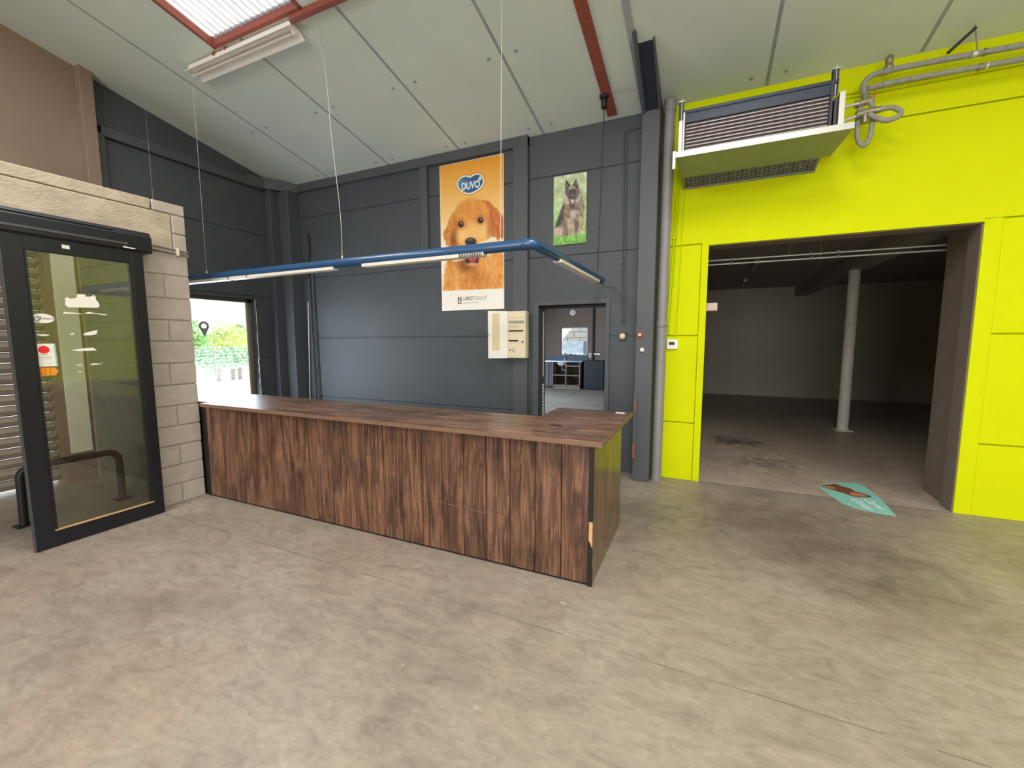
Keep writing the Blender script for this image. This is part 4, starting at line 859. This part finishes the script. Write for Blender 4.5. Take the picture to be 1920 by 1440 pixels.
for P in [[(1.603, 1.829), (1.605, 1.814), (1.69, 1.817), (1.718, 1.816), (1.693, 1.824)], [(1.725, 1.82), (1.745, 1.834), (1.759, 1.838), (1.775, 1.832), (1.869, 1.822), (1.869, 1.815), (1.79, 1.824), (1.76, 1.822)], [(1.705, 1.655), (1.729, 1.672), (1.80, 1.692), (1.788, 1.656), (1.75, 1.648), (1.711, 1.648)], [(1.626, 1.656), (1.655, 1.668), (1.65, 1.652), (1.632, 1.648)], [(1.625, 1.530), (1.69, 1.542), (1.762, 1.547), (1.781, 1.524), (1.669, 1.521)], [(1.648, 1.414), (1.682, 1.413), (1.682, 1.407), (1.65, 1.409)], [(1.728, 1.411), (1.75, 1.419), (1.806, 1.413), (1.79, 1.408), (1.735, 1.405)], [(1.652, 1.361), (1.678, 1.356), (1.67, 1.35), (1.655, 1.352)], [(1.80, 1.425), (1.808, 1.428), (1.808, 1.42), (1.801, 1.419)]]: decal(P, 'sticker', None, 0, 'white_patch')
obj('sensor_label', box(DX1 - .001, DX1 + .002, 1.628, 1.672, 2.315, 2.343), 'sticker', t)
t = thing('door_operator', (-4.6, .4, 2.37), 'black aluminium sliding door header box on the lintel', 'door header')
obj('housing', MB().add([(x_, y_, z_) for y_ in (-1.6, 2.215) for x_, z_ in ((-4.70, 2.375), (-4.545, 2.375), (-4.53, 2.39), (-4.53, 2.505), (-4.56, 2.555), (-4.70, 2.555))], [(0, 1, 2, 3, 4, 5), (11, 10, 9, 8, 7, 6)] + [(i, (i + 1) % 6, 6 + (i + 1) % 6, 6 + i) for i in range(6)]), 'frame', t)
obj('running_rail', MB().box(-4.531, -4.524, -1.6, 2.03, 2.418, 2.436), 'rail', t, .002); obj('running_rail', MB().box(-4.555, -4.535, -1.6, 1.95, 2.5275, 2.533), 'rail', t, .001)
obj('status_mark', MB().poly([(-4.5285, 2.005, 2.392), (-4.5285, 2.09, 2.392), (-4.5285, 2.09, 2.398), (-4.5285, 2.03, 2.403), (-4.5285, 2.005, 2.405)]), 'sticker', t, fix=False); obj('status_mark', MB().poly([(-4.5285, 2.03 + .006 * math.cos(a), 2.432 + .006 * math.sin(a)) for a in np.linspace(0, 2 * PI, 10, False)]), 'sticker', t, fix=False)
t = thing('cable_tube', (XB + .015, 2.4, 2.42), 'pair of pale cable tubes clipped across the block pier', 'cable')
for z_ in (2.435, 2.47): obj('tube', MB().tube([(XB + .012, 2.215, z_ + .02), (XB + .012, 2.58, z_), (XB + .006, 2.598, z_), (XB - .02, 2.602, z_)], .0075, 8), 'pipeg', t)
for y_ in (2.232, 2.50): obj('clip', box(XB, XB + .024, y_ - .012, y_ + .012, 2.42, 2.492), 'cream', t, .003)
# roller shutter
t = thing('roller_shutter', (-6.6, .7, .03), 'beige roller shutter with horizontal slats behind the glass door', 'shutter')
nsl = 24; hs = 2.68 / nsl
m0 = MB().add([(x_, y_, z_) for y_ in (-.8, 2.14) for x_, z_ in ((-6.62, .0), (-6.597, .012), (-6.585, hs * .5), (-6.597, hs - .022), (-6.612, hs - .012), (-6.62, hs - .002), (-6.64, hs * .5))], [(0, 1, 2, 3, 4, 5, 6), (13, 12, 11, 10, 9, 8, 7)] + [(i, (i + 1) % 7, 7 + (i + 1) % 7, 7 + i) for i in range(7)])
s0 = obj('slat', m0, 'slat', t)
for k in range(nsl):
    s_ = s0 if k == 0 else s0.copy()
    if k: COL.objects.link(s_); s_.parent = t
    s_.location.z = .035 + k * hs
# bumper rail
t = thing('bumper_rail', (-5.33, 1.82, 0), 'black steel hoop rail standing on the lobby floor', 'rail')
RX = -5.34
obj('hoop', MB().tube([(RX, 1.478, 0), (RX, 1.484, .40)] + arc((RX, 1.574, .42), .09, 180, 90, 6, 'yz')[0:] + [(RX, 2.06, .50)] + arc((RX, 2.075, .41), .09, 90, 0, 6, 'yz') + [(RX, 2.167, 0)], .03, 12), 'black', t)
for y_ in (1.478, 2.167): obj('foot_plate', box(RX - .06, RX + .06, y_ - .06, y_ + .06, 0, .01), 'black', t, .002)
obj('brace', MB().tube([(RX, 2.165, .26), (RX - .28, 2.27, .01)], .022, 10), 'black', t)

# ================================================================== FLOOR DECAL
t = thing('floor_decal', (1.45, 5.3, 0), 'teal wedge-shaped floor sticker with dog print at the opening', 'floor sticker')
obj('vinyl', MB().prism([(1.204, 5.50), (1.208, 5.42), (1.224, 5.34), (1.25, 5.18), (1.296, 5.0), (1.36, 4.915), (1.451, 4.866), (1.56, 4.835), (1.655, 4.826), (1.672, 5.08), (1.681, 5.313), (1.672, 5.55), (1.653, 5.774), (1.60, 5.785), (1.535, 5.779), (1.44, 5.74), (1.366, 5.684), (1.27, 5.60)][::-1], 2, .0004, .0016), 'teal', t)
obj('dog_print', MB().poly([(1.215, 5.505, .002), (1.30, 5.60, .002), (1.40, 5.675, .002), (1.44, 5.60, .002), (1.50, 5.56, .002), (1.52, 5.46, .002), (1.60, 5.40, .002), (1.622, 5.34, .002), (1.58, 5.30, .002), (1.50, 5.27, .002), (1.44, 5.27, .002), (1.40, 5.34, .002), (1.31, 5.42, .002)]), 'dogbrown', t, fix=False)
obj('dog_print', MB().poly([(1.43, 5.31, .0021), (1.47, 5.42, .0021), (1.52, 5.42, .0021), (1.58, 5.37, .0021), (1.60, 5.335, .0021), (1.53, 5.30, .0021)]), 'dogtan', t, fix=False); obj('dog_print', MB().poly([(1.23, 5.505, .0021), (1.31, 5.555, .0021), (1.37, 5.50, .0021), (1.31, 5.45, .0021)]), 'dogtan', t, fix=False); obj('dog_print', MB().poly([(1.595, 5.365, .0023), (1.622, 5.345, .0023), (1.60, 5.32, .0023), (1.585, 5.335, .0023)]), 'black', t, fix=False)
dm = lambda ox, oy: (lambda a, b: (ox + b * .96 + a * .22, oy - a * .97 + b * .12, .0022))
obj('lettering', text_mb('Carna', .115, dm(1.51, 5.24), shear=.3, offset=.002), 'tealwhite', t, fix=False, label='white script lettering'); obj('lettering', text_mb('Cover', .115, dm(1.40, 5.20), shear=.3, offset=.002), 'tealwhite', t, fix=False)

# ================================================================== STORAGE ROOM CONTENTS
t = thing('steel_post', (2.3, 9.2, 0), 'pale painted steel post holding up the storage beam', 'post')
obj('shaft', MB().cyl((2.30, 9.2, .012), (2.30, 9.2, 2.79), .085, 24), 'paint_post', t); obj('base_plate', box(2.17, 2.43, 9.07, 9.33, 0, .014), 'paint_post', t, .002); obj('weld_ring', MB().lathe([(.085, 0), (.09, .006), (.09, .02), (.085, .026)], (2.30, 9.2, 1.85), 2, 24), 'paint_post', t)
for k, (zz, lab) in enumerate(((2.575, 'upper thin galvanised tube below the storage ceiling'), (2.525, 'lower thin galvanised tube below the storage ceiling'))):
    t = thing('ceiling_tube', (1.5, 5.9, zz), lab, 'tube'); obj('tube', MB().cyl((0.0, 5.9, zz), (7.9, 5.9, zz - .03), .010, 10), 'steelw', t)
    for x in (.25, 1.05, 1.30): obj('clip', MB().box(x, x + .02, 5.885, 5.915, zz - .016, zz + .016), 'pipeg', t)
    obj('drop_rod', MB().cyl((.85 + .3 * k, 5.9, zz), (.85 + .3 * k, 5.9, 3.06), .003, 6), 'pipeg', t)
for k, (x, y0, y1, lab) in enumerate([(.8, 8.9, 9.95, 'nearer unlit batten lamp on the storage ceiling'), (.81, 11.5, 12.45, 'farther unlit batten lamp on the storage ceiling')]):
    t = thing('batten_lamp', (x, y0, 2.96), lab, 'lamp', 'storage ceiling lamps'); obj('batten', box(x - .04, x + .04, y0, y1, 3.0, 3.06), 'storeceil', t, .004); obj('tube', MB().cyl((x, y0 + .03, 2.985), (x, y1 - .03, 2.985), .014, 10), 'paint_post', t); obj('lampholder', box(x - .03, x + .03, y0, y0 + .03, 2.965, 3.0), 'paint_post', t)
t = thing('junction_box', (.06, 5.55, 1.94), 'small pinkish junction box just inside the big opening', 'box'); obj('body', box(0.0, .118, 5.5, 5.6, 1.94, 2.03), 'pinkbox', t, .006); obj('lid', box(.012, .108, 5.494, 5.5, 1.95, 2.02), 'pinkbox', t, .003)

# ================================================================== BACK ROOM CONTENTS
dl = thing('door_1', (-1.95, 5.36, 0), 'dark green back room door standing wide open', 'door'); dl['kind'] = 'structure'
a0, a1 = Vector((-1.955, 5.36)), Vector((-2.215, 6.12)); nn = Vector(((a1 - a0).y, -(a1 - a0).x)).normalized() * .04
obj('leaf', MB().prism([tuple(a0), tuple(a1), tuple(a1 - nn), tuple(a0 - nn)], 2, .01, 2.03), 'doorgreen', dl, .003)
hp = a0.lerp(a1, .9) + nn * .6; obj('handle', MB().cyl((hp.x - nn.x, hp.y - nn.y, 1.05), (hp.x + .02, hp.y - .1, 1.05), .009, 8), 'steel', dl)
tag(obj('door_lining', MB().box(-1.951, -1.948, YW + .005, 5.345, 0, 2.04).box(-1.13, -1.088, 5.30, 5.345, 0, 2.04).box(-1.951, -1.088, 5.25, 5.345, 2.01, 2.043), 'black', None), 'black lining strips around the back room doorway', 'door lining')
t = thing('slotted_upright', (-1.945, 5.31, 0.36), 'white slotted strip fixed on the black doorway lining', 'slotted strip')
obj('upright', box(-1.9475, -1.944, 5.285, 5.335, .36, 1.02), 'white', t); obj('upper_strip', box(-1.9475, -1.945, 5.29, 5.325, 1.12, 1.97), 'creamd', t)
for i in range(14): obj('slot', box(-1.945, -1.942, 5.305, 5.337, .39 + i * .045, .41 + i * .045), 'black', t)
SXa, SXb, SY0, SY1 = -4.62, -3.66, 13.45, 14.05
t = thing('sink_cabinet', (-4.2, 13.75, 0), 'open brown kitchen sink cabinet with steel top under window', 'cabinet')
obj('worktop', box(-5.1, SXb + .08, SY0 - .03, SY1 + .03, .89, .93), 'steel', t, .004)
obj('splashback', box(-5.1, SXb + .1, SY1 + .02, SY1 + .045, .93, 1.06), 'bluegrey', t)
obj('side_panel', box(SXb - .03, SXb, SY0, SY1, .0, .89), 'cab', t); obj('side_panel', box(SXa, SXa + .03, SY0, SY1, 0, .89), 'cab', t); obj('divider', box(-4.16, -4.13, SY0, SY1, .1, .89), 'cab', t)
obj('bottom_panel', box(SXa, SXb, SY0, SY1, .08, .12), 'cab', t); obj('shelf', box(SXa + .03, SXb - .03, SY0 + .01, SY1, .43, .46), 'cab', t); obj('kickboard', box(SXa, SXb, SY0 + .05, SY0 + .07, 0, .08), 'cab', t); obj('back_panel', box(-4.13, SXb - .03, SY1 - .02, SY1, .12, .89), 'cab', t); obj('top_rail', box(-4.13, SXb - .03, SY0, SY0 + .02, .74, .78), 'cab', t)
obj('basin', MB().lathe([(.0, -.14), (.12, -.13), (.17, -.05), (.18, 0)], (-4.36, 13.72, .89), 2, 18), 'white', t); obj('waste_pipe', MB().tube([(-4.36, 13.72, .76), (-4.36, 13.72, .62), (-4.3, 13.72, .58), (-4.22, 13.75, .62), (-4.2, 13.8, .62)], .022, 8), 'pipeg', t)
tp = obj('tap', MB().tube(smooth_path([(-4.36, 13.98, .93), (-4.36, 13.97, 1.1), (-4.30, 13.9, 1.16), (-4.22, 13.82, 1.13)]), .014, 8), 'steel', t); obj('tap_knob', MB().lathe([(.0, .05), (.03, .04), (.03, 0)], (-4.12, 13.96, 1.1), 2, 10), 'black', tp)
cu = MB(); xs = np.linspace(-5.05, -4.64, 30); cu.add([(x, 13.44 + .03 * math.sin((x + 5) * 46), z) for z in (.1, .88) for x in xs], [(i, i + 1, 30 + i + 1, 30 + i) for i in range(29)], True); obj('curtain', cu, 'fabric', t, fix=False)
t = thing('wall_clock', (-4.12, 14.06, 2.42), 'round pale clock high on the back room wall', 'clock'); obj('case', MB().lathe([(0, -.01), (.1, -.012), (.115, -.02), (.12, 0)], (-4.12, 14.1, 2.535), 1, 28), 'pipeg', t); obj('face', MB().lathe([(0, -.0135), (.098, -.0135)], (-4.12, 14.1, 2.535), 1, 28), 'white', t); obj('hand', box(-4.125, -4.115, 14.083, 14.085, 2.535, 2.60), 'black', t); obj('hand', box(-4.12, -4.07, 14.083, 14.085, 2.53, 2.54), 'black', t)
t = thing('wall_socket', (-3.49, 14.08, 1.03), 'white wall socket right of the back room window', 'socket'); obj('plate', box(-3.535, -3.445, 14.06, 14.1, 1.03, 1.17), 'white', t, .005); obj('plug', box(-3.505, -3.475, 14.03, 14.06, 1.08, 1.12), 'black', t, .003)
t = thing('power_strip', (-3.27, 14.08, 1.11), 'white power strip with black plugs on back room wall', 'power strip'); obj('strip', box(-3.40, -3.14, 14.06, 14.1, 1.11, 1.18), 'white', t, .005)
for i in range(4): obj('plug', box(-3.38 + i * .06, -3.345 + i * .06, 14.045, 14.075, 1.18, 1.215), 'black', t, .003)
tag(obj('heating_riser', MB().cyl((-3.40, 14.05, 0), (-3.40, 14.05, 3.05), .03, 12), 'coil', None), 'dark vertical pipe on the back room wall beside clock', 'pipe')
tag(obj('dark_appliance', box(-3.55, -2.9, 13.5, 13.98, 0, .95), 'black', None, .02), 'dark low cupboard standing beside the sink cabinet', 'cupboard')

# ================================================================== OUTSIDE
struct('ground_outside', box(-60, 40, -40, 50, -.2, -.125), 'pave', 'bright pale paved yard outside the window', 'ground')
def leaf_cloud(mb, c, r, n, size):
    for _ in range(n):
        d = Vector((random.gauss(0, 1), random.gauss(0, 1), random.gauss(0, 1))).normalized() * (random.random() ** .45)
        p = Vector((c[0] + d.x * r[0], c[1] + d.y * r[1], c[2] + d.z * r[2])); u = Vector((random.gauss(0, 1), random.gauss(0, 1), random.gauss(0, 1))).normalized(); w = u.orthogonal().normalized(); s = size * random.uniform(.6, 1.3)
        mb.add([p - u * s, p + w * s * .5, p + u * s, p - w * s * .5], [(0, 1, 2, 3)])
def tree(c, h, mat, label, lobes):
    t = thing('tree', (c[0], c[1], -.125), label, 'tree', 'trees beyond the yard')
    obj('trunk', MB().tube([(c[0], c[1], -.12), (c[0] + .05, c[1], h * .4), (c[0], c[1] + .08, h * .75)], [.14, .1, .04], 8), 'bark', t)
    m = MB()
    for (dx, dy, dz, r) in lobes: leaf_cloud(m, (c[0] + dx, c[1] + dy, dz * h), (r, r, r * .8), 520, .13)
    obj('crown', m, mat, t, fix=False)
tree((-27.5, 14.6), 3.0, 'leaf', 'tall green tree behind the map pin decal', [(0, 0, .75, 1.0), (.4, -.7, .55, .9), (0, .7, .5, .8)])
tree((-28, 17.4), 2.9, 'leaf2', 'yellow-green bushy tree in middle of the window view', [(0, 0, .65, 1.1), (.3, .8, .5, 1.0), (0, -.7, .5, .8)])
tree((-30, 19.5), 3.0, 'leaf', 'slim loose green tree near the window frame', [(0, 0, .8, .45), (0, .3, .6, .6), (.2, -.3, .45, .7)])
t = thing('hedge', (-25, 16.5, -.125), 'low blue-green hedge below the outdoor trees', 'hedge')
m = MB()
for k in range(12): leaf_cloud(m, (-24.5, 12.5 + k * .8, .62), (.5, .55, .72), 340, .11)
obj('foliage', m, 'leaf3', t, fix=False); obj('stems', MB().box(-24.6, -24.4, 12.2, 21.6, -.125, .3), 'leaf3', t)
t = thing('wire_fence', (-22, 14, -.125), 'grey wire mesh fence in front of the hedge', 'fence')
for k in range(6): obj('post', MB().cyl((-22, 9 + 2 * k, -.125), (-22, 9 + 2 * k, 1.35), .035, 8), 'fence', t)
for k in range(8): obj('line_wire', MB().cyl((-22, 8.9, .1 + k * .17), (-22, 19.2, .1 + k * .17), .009, 5), 'fence', t)
for k, (x, y, lab) in enumerate([(-19, 11.7, 'dark wooden bench in the yard below the trees'), (-19, 12.6, 'second dark bench in the yard nearer the window frame')]):
    t = thing('bench', (x, y, -.125), lab, 'bench')
    obj('seat', box(x - .2, x + .2, y - .38, y + .38, .38, .44), 'benchw', t); 
    for s in (-.3, .3): obj('leg', box(x - .15, x + .15, y + s - .04, y + s + .04, -.125, .38), 'benchw', t)
